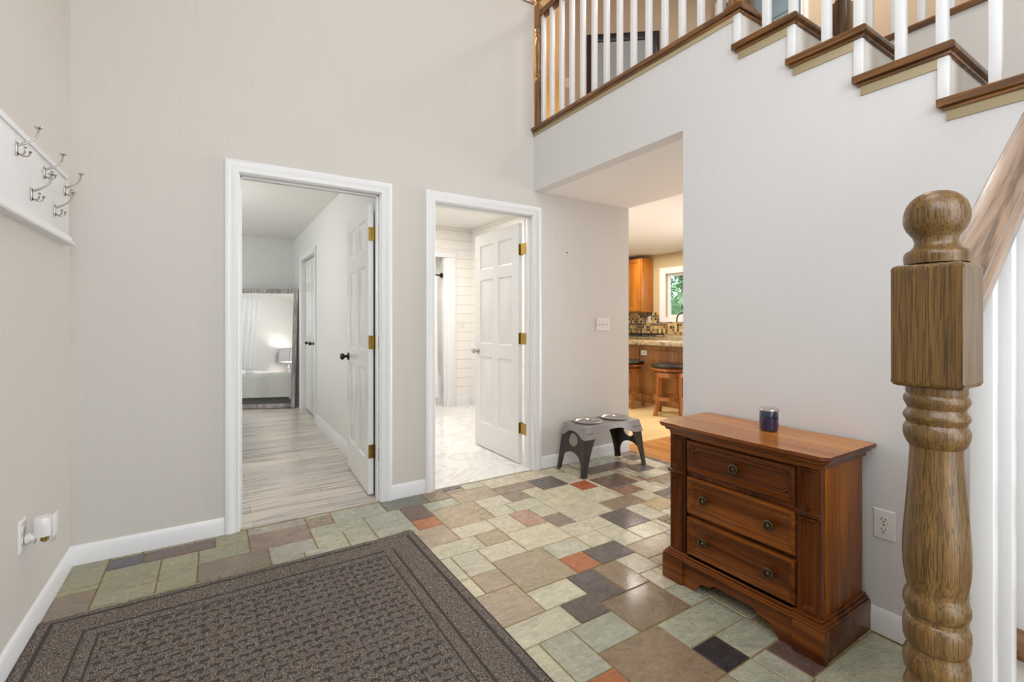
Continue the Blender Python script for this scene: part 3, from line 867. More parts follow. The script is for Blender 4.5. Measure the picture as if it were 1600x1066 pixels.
RAILP = [(-0.030, 0.0), (-0.031, 0.022), (-0.022, 0.030), (-0.026, 0.044), (-0.018, 0.058), (0, 0.063), (0.018, 0.058), (0.026, 0.044), (0.022, 0.030), (0.031, 0.022), (0.030, 0.0)]
obj('handrail', MB().sweep(RAILP, [lambda a, b: (2.25+a, 1.42, 3.69+b), lambda a, b: (2.25+a, 3.10, 3.69+b)]), 'oak_y', br)
for k in range(13):
    fl = MB(); fl.box(2.238, 2.262, 3.087-0.122*k-0.09, 3.087-0.122*k-0.03, 3.672, 3.691, 0.003)
    obj('rail_fillet', fl, 'oak_y', br)
for k in range(14): baluster(br, 2.250, (3.080 if k == 0 else 3.087-0.1222*k), UP, 3.70)
# railing of the upper flight
sr = thing('stair_railing', 'white balusters standing two to a tread on the upper oak stairs', 'railing', (2.25, 0.7, 2.0))
for k in range(1, 7):
    z, y = steps[k]
    for o_ in (0.055, 0.178): baluster(sr, 2.250, y+o_, z, z+0.90+(0.055-o_)*-0.72)
SL = RI/RUN
obj('handrail', MB().sweep(RAILP, [lambda a, b: (2.25+a, 1.38, steps[0][0]+0.90+b), lambda a, b: (2.25+a, -0.25, steps[0][0]+0.90-SL*1.63+b)]), 'oak_y', sr)
# railing across the stairwell
fr = thing('stairwell_railing', 'oak-edged landing railing on the far side of the stairwell', 'railing', (3.18, 0.5, UP))
obj('base_rail', MB().box(3.118, 3.25, -2.3, NY+0.03, UP-0.030, UP, 0.006), 'oak_y', fr)
obj('newel_post', turned_newel(MB(), (3.185, 1.325), UP, 0.082, 3.13, 3.58, 3.78, 3.88, 'oak_z'), 'oak_z', fr)
for k in range(18): baluster(fr, 3.18, 1.183-0.118*k, UP, 3.70)
obj('handrail', MB().sweep(RAILP, [lambda a, b: (3.18+a, 1.29, 3.69+b), lambda a, b: (3.18+a, -2.3, 3.69+b)]), 'oak_y', fr)

# lower flight in the foreground
lr = thing('lower_staircase', 'lower stair flight with oak tread behind the big foreground newel post', 'stairs', (1.5, -0.2, 0))
LRI = 0.187; LN = [0.83, 1.095, 1.362, 1.625, 1.888]
for k, x in enumerate(LN):
    z = LRI*(k+1); x1 = min(x+RUN+0.03, XR-0.002)
    m = MB(); yb = 0.35 if k == 0 else 0.289
    m.sweep([(0.010, 0), (0.003, -0.004), (0, -0.0135), (0.003, -0.023), (0.010, -T0), (x1-x, -T0), (x1-x, 0)], [lambda a, b: (x+a, -0.75, z+b), lambda a, b: (x+a, yb, z+b)])
    obj('tread', m, 'oak_y', lr)
    m = MB(); m.box(x+0.03, XR-0.001, -0.75, 0.282, (LRI*k if k else 0.0), z-T0)
    obj('riser', m, 'risercream', lr)
lt = thing('lower_stair_railing', 'large turned oak newel post with ball top and rising handrail in the foreground', 'railing', (0.965, 0.270, LRI))
nx, ny = 0.965, 0.270
m = MB(); m.box(nx-0.0445, nx+0.0445, ny-0.0445, ny+0.0445, LRI, 0.45, 0.004)
bl = bmesh.new(); bmesh.ops.create_cube(bl, size=1)
for v in bl.verts: v.co = Vector((nx+v.co.x*0.089, ny+v.co.y*0.089, 1.2125+v.co.z*0.193))
bmesh.ops.bevel(bl, geom=[e for e in bl.edges if abs(e.verts[0].co.z-e.verts[1].co.z) < 1e-6], offset=0.012, segments=4, profile=0.6, affect='EDGES')
bmesh.ops.bevel(bl, geom=[e for e in bl.edges if abs(e.verts[0].co.z-e.verts[1].co.z) > 0.1], offset=0.002, segments=1, affect='EDGES')
m.add(bl)
def zy(y): return 1.22+(501.5-y)/988.9
def rr(w_): return w_/2/1337
pr = [(1140, 96), (1110, 100), (1090, 108), (1078, 108), (1066, 98), (1058, 94), (1052, 106), (1040, 110), (1028, 108), (1018, 97), (1012, 95), (1008, 104), (1002, 109), (990, 111), (976, 110), (968, 103), (966, 96), (961, 95), (956, 104), (948, 110), (940, 110), (932, 104), (926, 97), (922, 95), (912, 101), (892, 109), (872, 112), (850, 111), (820, 106), (790, 100), (760, 94), (730, 90), (706, 87), (698, 88), (695, 95), (690, 101), (684, 107), (677, 110), (670, 109), (665, 103), (662, 98), (658, 101), (654, 108), (650, 110), (646, 106), (642, 98), (638, 95), (634, 100), (629, 107), (624, 109), (619, 105), (616, 99), (613, 101), (604, 101)]
m.lathe([(rr(w_)*1.0, zy(y)) for y, w_ in pr], (nx, ny, 0), 'Z', 48)
m.lathe([(0.040, 0.45), (0.0405, 0.47), (rr(96), zy(1140))], (nx, ny, 0), 'Z', 32)
pt = [(412, 106), (403, 108), (399, 108), (395, 105), (392, 98), (389, 84), (384, 74), (377, 71), (370, 76), (364, 88), (358, 98), (352, 105), (345, 109), (337, 109.5), (328, 106), (319, 98), (311, 84), (305, 66), (301, 46), (299, 24), (298, 3)]
m.lathe([(rr(w_), zy(y)) for y, w_ in pt], (nx, ny, 0), 'Z', 48)
obj('newel_post', m, 'newel', lt)
rp = [(-0.031, -0.064), (-0.032, -0.040), (-0.024, -0.034), (-0.024, -0.028), (-0.030, -0.022), (-0.031, -0.012), (-0.024, -0.002), (-0.010, 0.0), (0.010, 0.0), (0.024, -0.002), (0.031, -0.012), (0.030, -0.022), (0.024, -0.028), (0.024, -0.034), (0.032, -0.040), (0.031, -0.064)]
RS = 0.735; RZ = 1.262
obj('handrail', MB().sweep(rp, [lambda a, b: (1.009, ny+a, RZ+b*1.15), lambda a, b: (XR-0.002, ny+a, RZ+RS*1.19+b*1.15)]), 'oak_x', lt)
for k in range(7):
    bx = 1.211+0.128*k if k < 1 else 1.336+0.132*(k-1)
    tz = LRI*(1+sum(1 for x in LN[1:] if bx > x+0.01))
    obj('baluster', MB().box(bx-0.016, bx+0.016, ny-0.016, ny+0.016, tz, RZ+RS*(bx-1.009)-0.060, 0.002), 'white', lt)
# ------------------------------------------------------------------ coat rack
rk = thing('coat_rack', 'white wooden wall coat rack with five metal hooks', 'coat rack', (XL, 2.4, 1.585))
y0, y1 = 1.75, 3.03
m = MB(); m.box(XL, XL+0.018, y0, y1, 1.60, 1.915, 0.003)
m.box(XL+0.018, XL+0.024, y0+0.02, y1-0.03, 1.885, 1.889, 0.001)
obj('back_board', m, 'white', rk)
prf = [(0, 0.0), (0.040, 0.0), (0.044, 0.006), (0.040, 0.014), (0.030, 0.020), (0.028, 0.036), (0.022, 0.044), (0.0, 0.048)]
obj('bottom_moulding', MB().sweep(prf, [lambda a, b: (XL+a, y0, 1.582+b), lambda a, b: (XL+a, y1+0.01, 1.582+b)]), 'white', rk)
def hook(y, z):
    h = MB(); x = XL+0.018
    h.lathe([(0.010, 0), (0.010, 0.003), (0.006, 0.005)], (x, y, z+0.014), 'X', 14); h.lathe([(0.010, 0), (0.010, 0.003), (0.006, 0.005)], (x, y, z-0.018), 'X', 14)
    h.box(x, x+0.005, y-0.008, y+0.008, z-0.026, z+0.022, 0.002)
    def bez(p, n=10):
        o = []
        for i in range(n+1):
            t = i/n; q = [Vector(a) for a in p]
            while len(q) > 1: q = [q[j].lerp(q[j+1], t) for j in range(len(q)-1)]
            o.append(q[0])
        return o
    a = bez([(x+0.004, y, z+0.010), (x+0.022, y, z+0.022), (x+0.060, y, z+0.034), (x+0.058, y, z+0.080)])
    h.tube(a, [0.0046]*4+[0.0034]*7, 8); h.lathe([(0.004, 0), (0.011, 0.005), (0.012, 0.008), (0.002, 0.009)], (a[-1].x, y, a[-1].z-0.003), 'Z', 14)
    for sg in (-1, 1):
        b = bez([(x+0.004, y, z-0.018), (x+0.018, y+sg*0.008, z-0.026), (x+0.030, y+sg*0.022, z-0.026), (x+0.030, y+sg*0.026, z-0.002)])
        h.tube(b, 0.0028, 8); h.lathe([(0.003, -0.003), (0.0058, 0), (0.003, 0.004)], tuple(b[-1]), 'Z', 10)
    return obj('hook', h, 'nickel', rk)
for y in (2.328, 2.645, 2.955): hook(y, 1.828)
for y in (2.485, 2.795): hook(y, 1.703)

# ------------------------------------------------------------------ wall plates
def plate(name, lab, cat, F, w_, h, kind, parts):
    o = thing(name, lab, cat, F(0, 0, 0))
    obj('cover_plate', MB().rings(-w_/2, w_/2, -h/2, h/2, [(0, 0), (0, 0.003), (0.004, 0.006)], F), 'ivory', o)
    for (u, v) in parts:
        if kind == 'socket':
            m = MB(); n = 20
            pts = [(u+0.0165*math.cos(2*PI*i/n), v+0.0145*math.sin(2*PI*i/n)) for i in range(n)]
            m.prism(pts, [], 0.0055, 0.0085, F); s_ = obj('socket', m, 'ivory', o)
            q = MB()
            for du, dv, ww, hh in ((-0.0065, 0.003, 0.0026, 0.009), (0.0065, 0.003, 0.0026, 0.0075), (0, -0.0075, 0.005, 0.005)):
                q.prism([(u+du-ww/2, v+dv-hh/2), (u+du+ww/2, v+dv-hh/2), (u+du+ww/2, v+dv+hh/2), (u+du-ww/2, v+dv+hh/2)], [], 0.008, 0.0089, F)
            obj('slot', q, 'black', s_)
        else:
            m = MB(); m.rings(u-0.005, u+0.005, v-0.012, v+0.012, [(0, 0.005), (0, 0.008), (0.001, 0.009)], F)
            m.prism([(u-0.003, v-0.002), (u+0.003, v-0.002), (u+0.003, v+0.008), (u-0.003, v+0.008)], [], 0.008, 0.018, F)
            obj('switch_toggle', m, 'ivory', o)
    for (u, v) in ([(0, 0)] if kind == 'socket' else [(p[0], sg*0.030) for p in parts for sg in (-1, 1)]):
        q = MB(); q.prism([(u+0.003*math.cos(i*PI/4), v+0.003*math.sin(i*PI/4)) for i in range(8)], [], 0.0055, 0.0072, F)
        obj('screw', q, 'nickel', o)
    return o
plate('wall_outlet', 'white duplex outlet low on the wall right of the dresser', 'outlet', lambda u, v, n: (XR-n, 0.770-u, 0.428+v), 0.072, 0.115, 'socket', [(0, 0.020), (0, -0.020)])
plate('light_switch', 'white triple light switch on the cream wall above the pet feeder', 'light switch', lambda u, v, n: (2.962+u, D-n, 1.188+v), 0.160, 0.115, 'switch', [(-0.046, 0), (0, 0), (0.046, 0)])
plate('light_switch', 'white light switch upstairs beside the dark picture frame', 'light switch', lambda u, v, n: diag_f(0.045+0.03+u, 4.09+v, -n), 0.072, 0.115, 'switch', [(0, 0)])
plate('wall_outlet', 'white outlet on the left wall behind the plug-in night light', 'outlet', lambda u, v, n: (XL+n, 2.455+u, 0.420+v), 0.072, 0.115, 'socket', [(0, 0.020), (0, -0.020)])
nl = thing('night_light', 'white plug-in night light with a clear base on the left wall', 'night light', (XL+0.013, 2.462, 0.38))
m = MB(); m.lathe([(0.004, 0), (0.020, 0.001), (0.022, 0.010), (0.016, 0.020), (0.015, 0.034)], (XL+0.010, 2.462, 0.402), 'X', 20)
obj('plug_body', m, 'ivory', nl)
F = lambda u, v, n: (XL+0.062+0.034*math.sin(u), 2.470-0.034*math.cos(u), v)
m = MB(); prf = [(1.0, 0.405), (1.03, 0.43), (1.03, 0.452), (0.97, 0.466), (0.80, 0.474), (0.001, 0.478)]
m.lathe([(0.033*r, z) for r, z in prf][::-1]+[(0.030, 0.405)], (XL+0.060, 2.470, 0), 'Z', 28); m.box(XL+0.086, XL+0.092, 2.445, 2.505, 0.398, 0.480, 0.002)
obj('shade', m, 'ivory', nl)
obj('clear_base', MB().lathe([(0.029, 0.378), (0.031, 0.384), (0.031, 0.405)], (XL+0.060, 2.470, 0), 'Z', 28), 'glass', nl)
obj('bulb', MB().lathe([(0.003, 0.382), (0.008, 0.386), (0.008, 0.402), (0.003, 0.404)], (XL+0.060, 2.470, 0), 'Z', 14), 'brass', nl)
m = MB().lathe([(0.0045, 0), (0.005, -0.004), (0.002, -0.007)], (2.549, D, 1.804), 'Y', 12)
tag(obj('wall_nail', m, 'darkmetal'), 'small dark nail head on the cream wall right of the bathroom door', 'nail')

# ------------------------------------------------------------------ floor mat
def floor_mat():
    x0, x1, y0, y1 = -0.595, 0.960, 0.80, 2.605; st = 0.0075
    nx_, ny_ = int((x1-x0)/st), int((y1-y0)/st); m = MB(); rnd = random.Random(5)
    def h(x, y):
        e = min(x-x0, x1-x, y1-y, y-y0)
        z = 0.0125
        if e < 0.012: z = 0.004+0.0085*e/0.012
        for g, wd in ((0.045, 0.009), (0.165, 0.010), (0.215, 0.010)):
            if abs(e-g) < wd: z -= 0.0065*(1-abs(e-g)/wd)
        if e > 0.235:
            u, v = (x-x0)/0.046, (y-y0)/0.046
            z -= 0.0040*max(0, 1-abs(math.sin(PI*u))/0.30)+0.0040*max(0, 1-abs(math.sin(PI*v))/0.38)
        return z+rnd.uniform(-0.0014, 0.0014)
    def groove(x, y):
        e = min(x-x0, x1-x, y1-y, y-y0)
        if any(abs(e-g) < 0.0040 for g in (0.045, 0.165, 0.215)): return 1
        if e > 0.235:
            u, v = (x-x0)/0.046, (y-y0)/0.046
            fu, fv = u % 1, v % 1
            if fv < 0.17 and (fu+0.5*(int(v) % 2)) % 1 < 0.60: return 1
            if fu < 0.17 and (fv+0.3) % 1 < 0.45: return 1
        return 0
    for j in range(ny_+1):
        for i in range(nx_+1):
            x = x0+(x1-x0)*i/nx_; y = y0+(y1-y0)*j/ny_
            yy = y+0.022*math.exp(-((x-x1)/0.12)**2)*max(0, (y-y1+0.5)/0.5) - (0.0 if x > x0+0.2 else 0.0)
            m.v.append((x, yy, h(x, y)))
    W_ = nx_+1
    for j in range(ny_):
        for i in range(nx_): m.face((j*W_+i, j*W_+i+1, (j+1)*W_+i+1, (j+1)*W_+i))
    o = thing('floor_mat', 'large charcoal ribbed doormat on the slate floor', 'doormat', (0.18, 1.7, 0.0))
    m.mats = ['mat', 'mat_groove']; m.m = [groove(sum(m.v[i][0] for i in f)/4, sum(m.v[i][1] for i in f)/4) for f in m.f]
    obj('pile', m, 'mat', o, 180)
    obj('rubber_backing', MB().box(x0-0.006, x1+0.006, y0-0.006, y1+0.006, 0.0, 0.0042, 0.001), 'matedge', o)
floor_mat()

# ------------------------------------------------------------------ chest of drawers
ch = thing('chest_of_drawers', 'dark cherry three-drawer chest against the stair wall', 'chest of drawers', (2.0, 1.165, 0))
cy0, cy1 = 0.833, 1.495; FX = 1.850
def cf(u, v, n): return (FX-n, u, v)           # front face map: u = y, v = z, n = out of the face
obj('carcass', MB().box(FX+0.011, 2.172, cy0+0.004, cy1-0.004, 0.10, 0.70, 0.003).box(FX+0.0, FX+0.02, cy0+0.09, cy1-0.09, 0.505, 0.532, 0.003), 'cherry_z', ch)
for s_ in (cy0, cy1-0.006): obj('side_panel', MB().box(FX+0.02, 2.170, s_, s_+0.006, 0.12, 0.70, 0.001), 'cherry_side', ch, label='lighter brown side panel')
m = MB()
chm = 0.022; ax0, ax1, ay0, ay1 = 1.797, 2.190, 0.793, 1.540
tp = [(ax0+0.0, ay0+chm), (ax0+chm, ay0), (ax1, ay0), (ax1, ay1), (ax0+chm, ay1), (ax0, ay1-chm), (ax0, 1.42), (ax0-0.006, 1.405), (ax0-0.006, 0.93), (ax0, 0.915)]
tp = [(x, y) for x, y in tp]
def insetp(o_): 
    cx_, cyy = (ax0+ax1)/2, (ay0+ay1)/2
    return [(min(x+o_, ax1-0.001) if x < cx_ else x, y+o_ if y < cyy else y-o_) for x, y in tp]
lay = [(0.0, 0.740), (-0.0, 0.728), (0.004, 0.722), (0.014, 0.718), (0.018, 0.708), (0.030, 0.702), (0.034, 0.692), (0.034, 0.684)]
R = [m.verts([(x, y, z) for x, y in insetp(o_)]) for o_, z in lay]
for a, b in zip(R, R[1:]):
    for k in range(len(tp)): m.face((a+k, a+(k+1) % len(tp), b+(k+1) % len(tp), b+k))
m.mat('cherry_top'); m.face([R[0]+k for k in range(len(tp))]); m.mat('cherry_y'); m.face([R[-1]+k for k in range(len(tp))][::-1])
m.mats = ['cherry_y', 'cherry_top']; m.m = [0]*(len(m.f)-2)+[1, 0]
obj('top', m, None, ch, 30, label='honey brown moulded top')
# plinth base with scalloped apron
m = MB()
def bf(u, v, n): return (1.830-n, u, v)
ap = [(cy0-0.020, 0), (0.975, 0.0)]
for t in [i/8 for i in range(9)]: ap.append((0.985+0.035*t, 0.012+0.034*math.sin(t*PI/2)))
ap.append((1.045, 0.052))
for t in [i/8 for i in range(9)]: ap.append((1.055+0.03*t, 0.052+0.016*math.sin(t*PI/2)))
for t in [i/8 for i in range(9)]: ap.append((1.245+0.03*t, 0.052+0.016*math.cos(t*PI/2)))
ap.append((1.285, 0.052))
for t in [i/8 for i in range(9)]: ap.append((1.31+0.035*t, 0.012+0.034*math.cos(t*PI/2)))
ap += [(1.355, 0.0), (cy1+0.020, 0), (cy1+0.020, 0.118), (cy0-0.020, 0.118)]
m.prism(ap, [], -0.020, 0.004, bf)
for a, b in ((cy0-0.024, cy0+0.088), (cy1-0.088, cy1+0.024)):
    m.box(1.812, 1.850, a, b, 0, 0.112, 0.004)
for a, b in ((cy0-0.022, cy0-0.002), (cy1+0.002, cy1+0.022)): m.box(1.830, 2.195, a, b, 0, 0.112, 0.003)
for z0_, z1_, o_ in ((0.112, 0.122, 0.006), (0.122, 0.131, 0.000), (0.131, 0.141, -0.009)):
    m.box(1.822-o_+0.0, 2.190, cy0-0.016-o_, cy1+0.016+o_, z0_, z1_, 0.003)
    m.box(1.818-o_, 1.9, cy0+0.095, cy1-0.095, z0_, z1_, 0.003)
obj('plinth', m, 'cherry_y', ch)
# pilasters
for a, b in ((cy0, cy0+0.083), (cy1-0.083, cy1)):
    m = MB()
    m.prism([(a, 0.141), (b, 0.141), (b, 0.690), (a, 0.690)], [[(a+0.012, 0.154), (b-0.012, 0.154), (b-0.012, 0.496), (a+0.012, 0.496)], [(a+0.012, 0.537), (b-0.012, 0.537), (b-0.012, 0.678), (a+0.012, 0.678)]], -0.01, 0.008, cf)
    for z0_, z1_ in ((0.152, 0.498), (0.535, 0.680)):
        m.rings(a+0.010, b-0.010, z0_, z1_, [(0, 0.008), (0.003, 0.016), (0.008, 0.016), (0.012, 0.003), (0.017, -0.002)], cf)
    m.box(FX-0.022, FX+0.005, a-0.002, b+0.002, 0.504, 0.514, 0.003); m.box(FX-0.028, FX+0.005, a-0.004, b+0.004, 0.514, 0.522, 0.003)
    obj('pilaster', m, 'cherry_z', ch)
for z0_, z1_, kn in ((0.530, 0.670, [1.163]), (0.336, 0.503, [1.308, 1.017]), (0.148, 0.318, [1.308, 1.017])):
    m = MB(); a, b = 0.921, 1.400
    m.rings(a, b, z0_, z1_, [(0, -0.010), (0, 0.009), (0.004, 0.015), (0.011, 0.016), (0.015, 0.010), (0.019, 0.0105), (0.024, 0.004), (0.030, 0.0035), (0.034, -0.001), (0.038, -0.0015)], cf)
    if z1_ > 0.6:
        c1, c2, mz, rr_ = 0.975, 1.345, (z0_+z1_)/2, 0.036
        path = []
        for k in range(13): t = -PI/2+PI*k/12; path.append(cf(c2-0.0+rr_*0.8*math.cos(t), mz+rr_*math.sin(t), 0.002))
        for k in range(13): t = PI/2+PI*k/12; path.append(cf(c1+rr_*0.8*math.cos(t), mz+rr_*math.sin(t), 0.002))
        path.append(path[0]); m.tube(path, 0.0042, 8, False); 
        path2 = [(p[0]+0.0015, p[1]+(0.008 if p[1] < 1.16 else -0.008), mz+(p[2]-mz)*0.80) for p in path]; m.tube(path2, 0.0026, 8, False)
    d_ = obj('drawer', m, 'cherry_y', ch)
    for y in kn:
        zc = (z0_+z1_)/2
        k_ = MB(); k_.lathe([(0.007, 0), (0.007, 0.010), (0.019, 0.014), (0.0225, 0.018), (0.0215, 0.023), (0.0165, 0.0245), (0.0145, 0.0185), (0.0075, 0.0185), (0.0068, 0.0245), (0.004, 0.028), (0.0005, 0.029)], (0, 0, 0), 'Z', 24, Matrix.Translation((FX-0.003, y, zc)) @ Matrix.Rotation(-PI/2, 4, 'Y'))
        obj('knob', k_, 'knobmetal', d_)
# candle jar
jr = thing('lidded_jar', 'small dark blue lidded jar standing on the chest of drawers', 'jar', (2.045, 1.135, 0.740))
jx, jy = 2.045, 1.135; r_ = 0.0375
obj('glass_body', MB().lathe([(r_*0.80, 0.7405), (r_*0.92, 0.744), (r_, 0.752), (r_, 0.822), (r_*0.97, 0.829)], (jx, jy, 0), 'Z', 40), 'navyglass', jr)
obj('lid', MB().lathe([(r_*0.98, 0.829), (r_*1.09, 0.8295), (r_*1.11, 0.833), (r_*1.08, 0.837), (r_*0.9, 0.8395), (0.001, 0.841)], (jx, jy, 0), 'Z', 40), 'steel', jr)
lb = MB()
for k in range(9):
    a = math.radians(188+k*11); hh = 0.012 if k % 3 else 0.009
    for q in (0, 1) if k in (0, 3, 5) else (0,):
        a_ = a+q*0.07; cx_, cy_ = jx+(r_+0.0002)*math.cos(a_), jy+(r_+0.0002)*math.sin(a_)
        T = Matrix.Translation((cx_, cy_, 0.802)) @ Matrix.Rotation(a_, 4, 'Z')
        lb.box(-0.0002, 0.0004, -0.0012, 0.0012, -hh/2, hh/2, 0, T)
obj('printed_mark', lb, 'black', jr)

# ------------------------------------------------------------------ raised pet feeder
pf = thing('pet_feeder', 'raised grey and dark brown pet feeder stand against the wall', 'pet feeder', (2.745, 2.93, 0))
fx0, fx1, fy0, fy1 = 2.445, 3.045, 2.795, 3.065; ft = 0.383; sk = 0.288
def skirt():
    m = MB(); n = 16
    # tapered shell: top rectangle, bottom slightly larger, arched lower edges
    def pt(side, t, low):
        g = 0.022 if low else 0.0
        X0, X1, Y0, Y1 = fx0-g, fx1+g, fy0-g, fy1+g*0.4
        long_ = side in (0, 2); d = (X1-X0) if long_ else (Y1-Y0)
        s_ = min(t, 1-t)*d; edge = 0.105 if long_ else 0.035
        z = ft if not low else sk+(0 if s_ < edge else (0.062 if long_ else 0.050)*math.sin(min(1, (s_-edge)/(0.19 if long_ else 0.10))*PI/2))
        if side == 0: return (X0+(X1-X0)*t, Y0, z)
        if side == 1: return (X1, Y0+(Y1-Y0)*t, z)
        if side == 2: return (X1-(X1-X0)*t, Y1, z)
        return (X0, Y1-(Y1-Y0)*t, z)
    top = m.verts([pt(s_, k/n, False) for s_ in range(4) for k in range(n)]); bot = m.verts([pt(s_, k/n, True) for s_ in range(4) for k in range(n)])
    def shrink(p, d, dz): return (p[0]+(d if p[0] < 2.745 else -d), p[1]+(d if p[1] < 2.93 else -d), p[2]+dz)
    ti = m.verts([shrink(pt(s_, k/n, False), 0.012, 0.005) for s_ in range(4) for k in range(n)])
    bi = m.verts([shrink(pt(s_, k/n, True), 0.006, 0) for s_ in range(4) for k in range(n)])
    N = 4*n
    for k in range(N):
        j = (k+1) % N; m.face((top+k, top+j, bot+j, bot+k)); m.face((top+k, top+j, ti+j, ti+k)); m.face((bot+k, bot+j, bi+j, bi+k))
    m.face([ti+k for k in range(N)])
    return m
obj('grey_top', skirt(), 'greyplastic', pf, 30, label='light grey moulded top with arched skirt')
def leg_frame(xs, sg):
    """dark side panel with round hole and arch, plus front and rear flanges; leans outward"""
    m = MB()
    def F(u, v, n): lean = (0.32-v)*0.13; return (xs+sg*(lean+0.004)-sg*n, u, v)
    ya0, ya1 = fy0-0.012, fy1+0.010
    o_ = []
    def yl(z): t = max(0, (0.32-z)/0.32); return ya0-0.018*t**1.3
    def yr(z): t = max(0, (0.32-z)/0.32); return ya1+0.016*t**1.3
    zs = [0, 0.06, 0.12, 0.18, 0.24, 0.30, 0.335]
    o_ += [(yl(z), z) for z in zs[::-1]]; o_ += [(yl(0)+0.034, 0)]
    c_ = (ya0+ya1)/2; hw = (ya1-ya0)/2-0.014
    for k in range(1, 14):
        t = k/14; a = PI*(1-t); o_.append((c_+hw*math.cos(a)*0.98, 0.02+0.150*math.sin(a)**0.75))
    o_ += [(yr(0)-0.034, 0)]; o_ += [(yr(z), z) for z in zs]
    hole = [(c_+0.058*math.cos(2*PI*k/24), 0.262+0.050*math.sin(2*PI*k/24)) for k in range(24)]
    m.prism(o_, [hole[::-1]], 0.0, 0.006, F)
    # flanges front and rear
    for yf, s2, fn in ((0, 1, yl), (0, -1, yr)):
        def G(u, v, n): p = F(fn(v), v, 0); return (p[0]-sg*u, p[1]+s2*n, v)
        zz = [0.335, 0.28, 0.22, 0.16, 0.10, 0.05, 0.0]; wd = [0.112, 0.100, 0.080, 0.064, 0.052, 0.046, 0.044]
        m.prism([(0, z) for z in zz[::-1]]+[(w2, z) for z, w2 in zip(zz, wd)], [], 0.0, 0.006, G)
    return obj('leg_frame', m, 'darkplastic', pf, 30)
leg_frame(fx0-0.004, -1); leg_frame(fx1+0.004, 1)
for x, lab in ((2.592, 'stainless steel bowl in the left well of the grey pet feeder'), (2.888, 'stainless steel bowl in the right well of the grey pet feeder')):
    z = ft+0.0055
    m = MB().lathe([(0.070, z-0.045), (0.088, z-0.040), (0.100, z-0.01), (0.106, z+0.004), (0.120, z+0.010), (0.124, z+0.014), (0.120, z+0.017), (0.108, z+0.012), (0.100, z+0.004), (0.092, z-0.020), (0.082, z-0.034), (0.001, z-0.036)], (x, 2.935, 0), 'Z', 48)
    tag(obj('pet_bowl', m, 'steel'), lab, 'bowl', 'bowls in the pet feeder')

# ------------------------------------------------------------------ upstairs picture frame
fr_ = thing('picture_frame', 'large navy picture frame on the upstairs landing wall', 'picture frame', tuple(diag_f(0.80, 3.35, -0.02)))
u0_, u1_ = (Vector((3.776, 4.289, 0))-A2).length, (Vector((4.442, 3.768, 0))-A2).length
Fd = lambda u, v, n: diag_f(u, v, -n)
obj('moulding', MB().rings(u0_, u1_, 3.42, 4.645, [(0, 0), (0, 0.020), (0.012, 0.030), (0.045, 0.038), (0.080, 0.030), (0.092, 0.018), (0.100, 0.010)], Fd, cap=False), 'navyframe', fr_)
obj('glazed_print', MB().rings(u0_+0.095, u1_-0.095, 3.42+0.095, 4.645-0.095, [(0, 0.004), (0, 0.011)], Fd), 'picture', fr_)

# ------------------------------------------------------------------ bedroom furniture
# leaning mirror: turned 30 degrees, leaning back
mr = thing('leaning_mirror', 'tall mirror with weathered grey frame leaning in the bedroom corner', 'mirror', (0.956, 7.22, 0.004))
al = math.radians(25); ln = math.radians(5.0)
wv_ = Vector((-math.cos(al), math.sin(al), 0)); bk = Vector((math.sin(al), math.cos(al), 0)); upv = (Vector((0, 0, math.cos(ln)))+bk*math.sin(ln))
nrm = -(bk*math.cos(ln)-Vector((0, 0, math.sin(ln))))
if nrm.y > 0: nrm = -nrm
MO = Vector((0.945, 7.16, 0.006))
def mf(u, v, n): p = MO+wv_*u+upv*v+nrm*(n+0.0); return tuple(p)
MW, MH = 0.84, 1.67
m = MB(); m.rings(0, MW, 0, MH, [(0, -0.03), (0, 0.010), (0.006, 0.016), (0.020, 0.018), (0.055, 0.012), (0.062, 0.006)], mf, cap=False)
m.prism([(0, 0), (MW, 0), (MW, MH), (0, MH)], [[(0.06, 0.06), (MW-0.06, 0.06), (MW-0.06, MH-0.06), (0.06, MH-0.06)]], -0.03, 0.0, mf)
obj('frame', m, 'mirrorframe', mr)
obj('mirror_pane', MB().prism([(0.055, 0.055), (MW-0.055, 0.055), (MW-0.055, MH-0.055), (0.055, MH-0.055)], [], -0.004, 0.006, mf), 'mirror', mr)
# bed
bd = thing('bed', 'bed with white quilt reflected in the leaning mirror', 'bed', (-1.0, 5.5, 0))
bx0, bx1, by0, by1 = -2.05, 0.08, 4.72, 6.32
obj('mattress', MB().box(bx0+0.05, bx1-0.04, by0+0.03, by1-0.03, 0.30, 0.55, 0.05), 'quilt', bd)
m = MB(); nu, nv_ = 60, 60; g0 = []
def qh(s_, t_): return 0.585+0.012*abs(math.sin(s_*PI*5))**0.6*abs(math.sin(t_*PI*5))**0.6
gx0, gx1, gy0, gy1 = bx0+0.3, bx1, by0, by1; dr = 0.40
for j in range(nv_+1):
    for i in range(nu+1):
        a = (i/nu)*((gx1-gx0)+dr); b = -dr+(j/nv_)*((gy1-gy0)+2*dr)
        x = gx0+min(a, gx1-gx0); z = qh(a*0.9, b*0.9); y = gy0+min(max(b, 0), gy1-gy0)
        if a > gx1-gx0: z -= (a-(gx1-gx0)); x += 0.02*math.sin(b*14)+0.02
        if b < 0: z -= -b; y -= 0.02+0.01*math.sin(a*12)
        if b > gy1-gy0: z -= b-(gy1-gy0); y += 0.02+0.01*math.sin(a*12)
        m.v.append((x, y, max(z, 0.15)))
for j in range(nv_):
    for i in range(nu): k = j*(nu+1)+i; m.face((k, k+1, k+nu+2, k+nu+1))
obj('quilt', m, 'quilt', bd, 60)
m = MB(); m.box(bx0, bx1+0.0, by0+0.02, by1-0.02, 0.05, 0.30, 0.02)
obj('bed_base', m, 'tufted', bd)
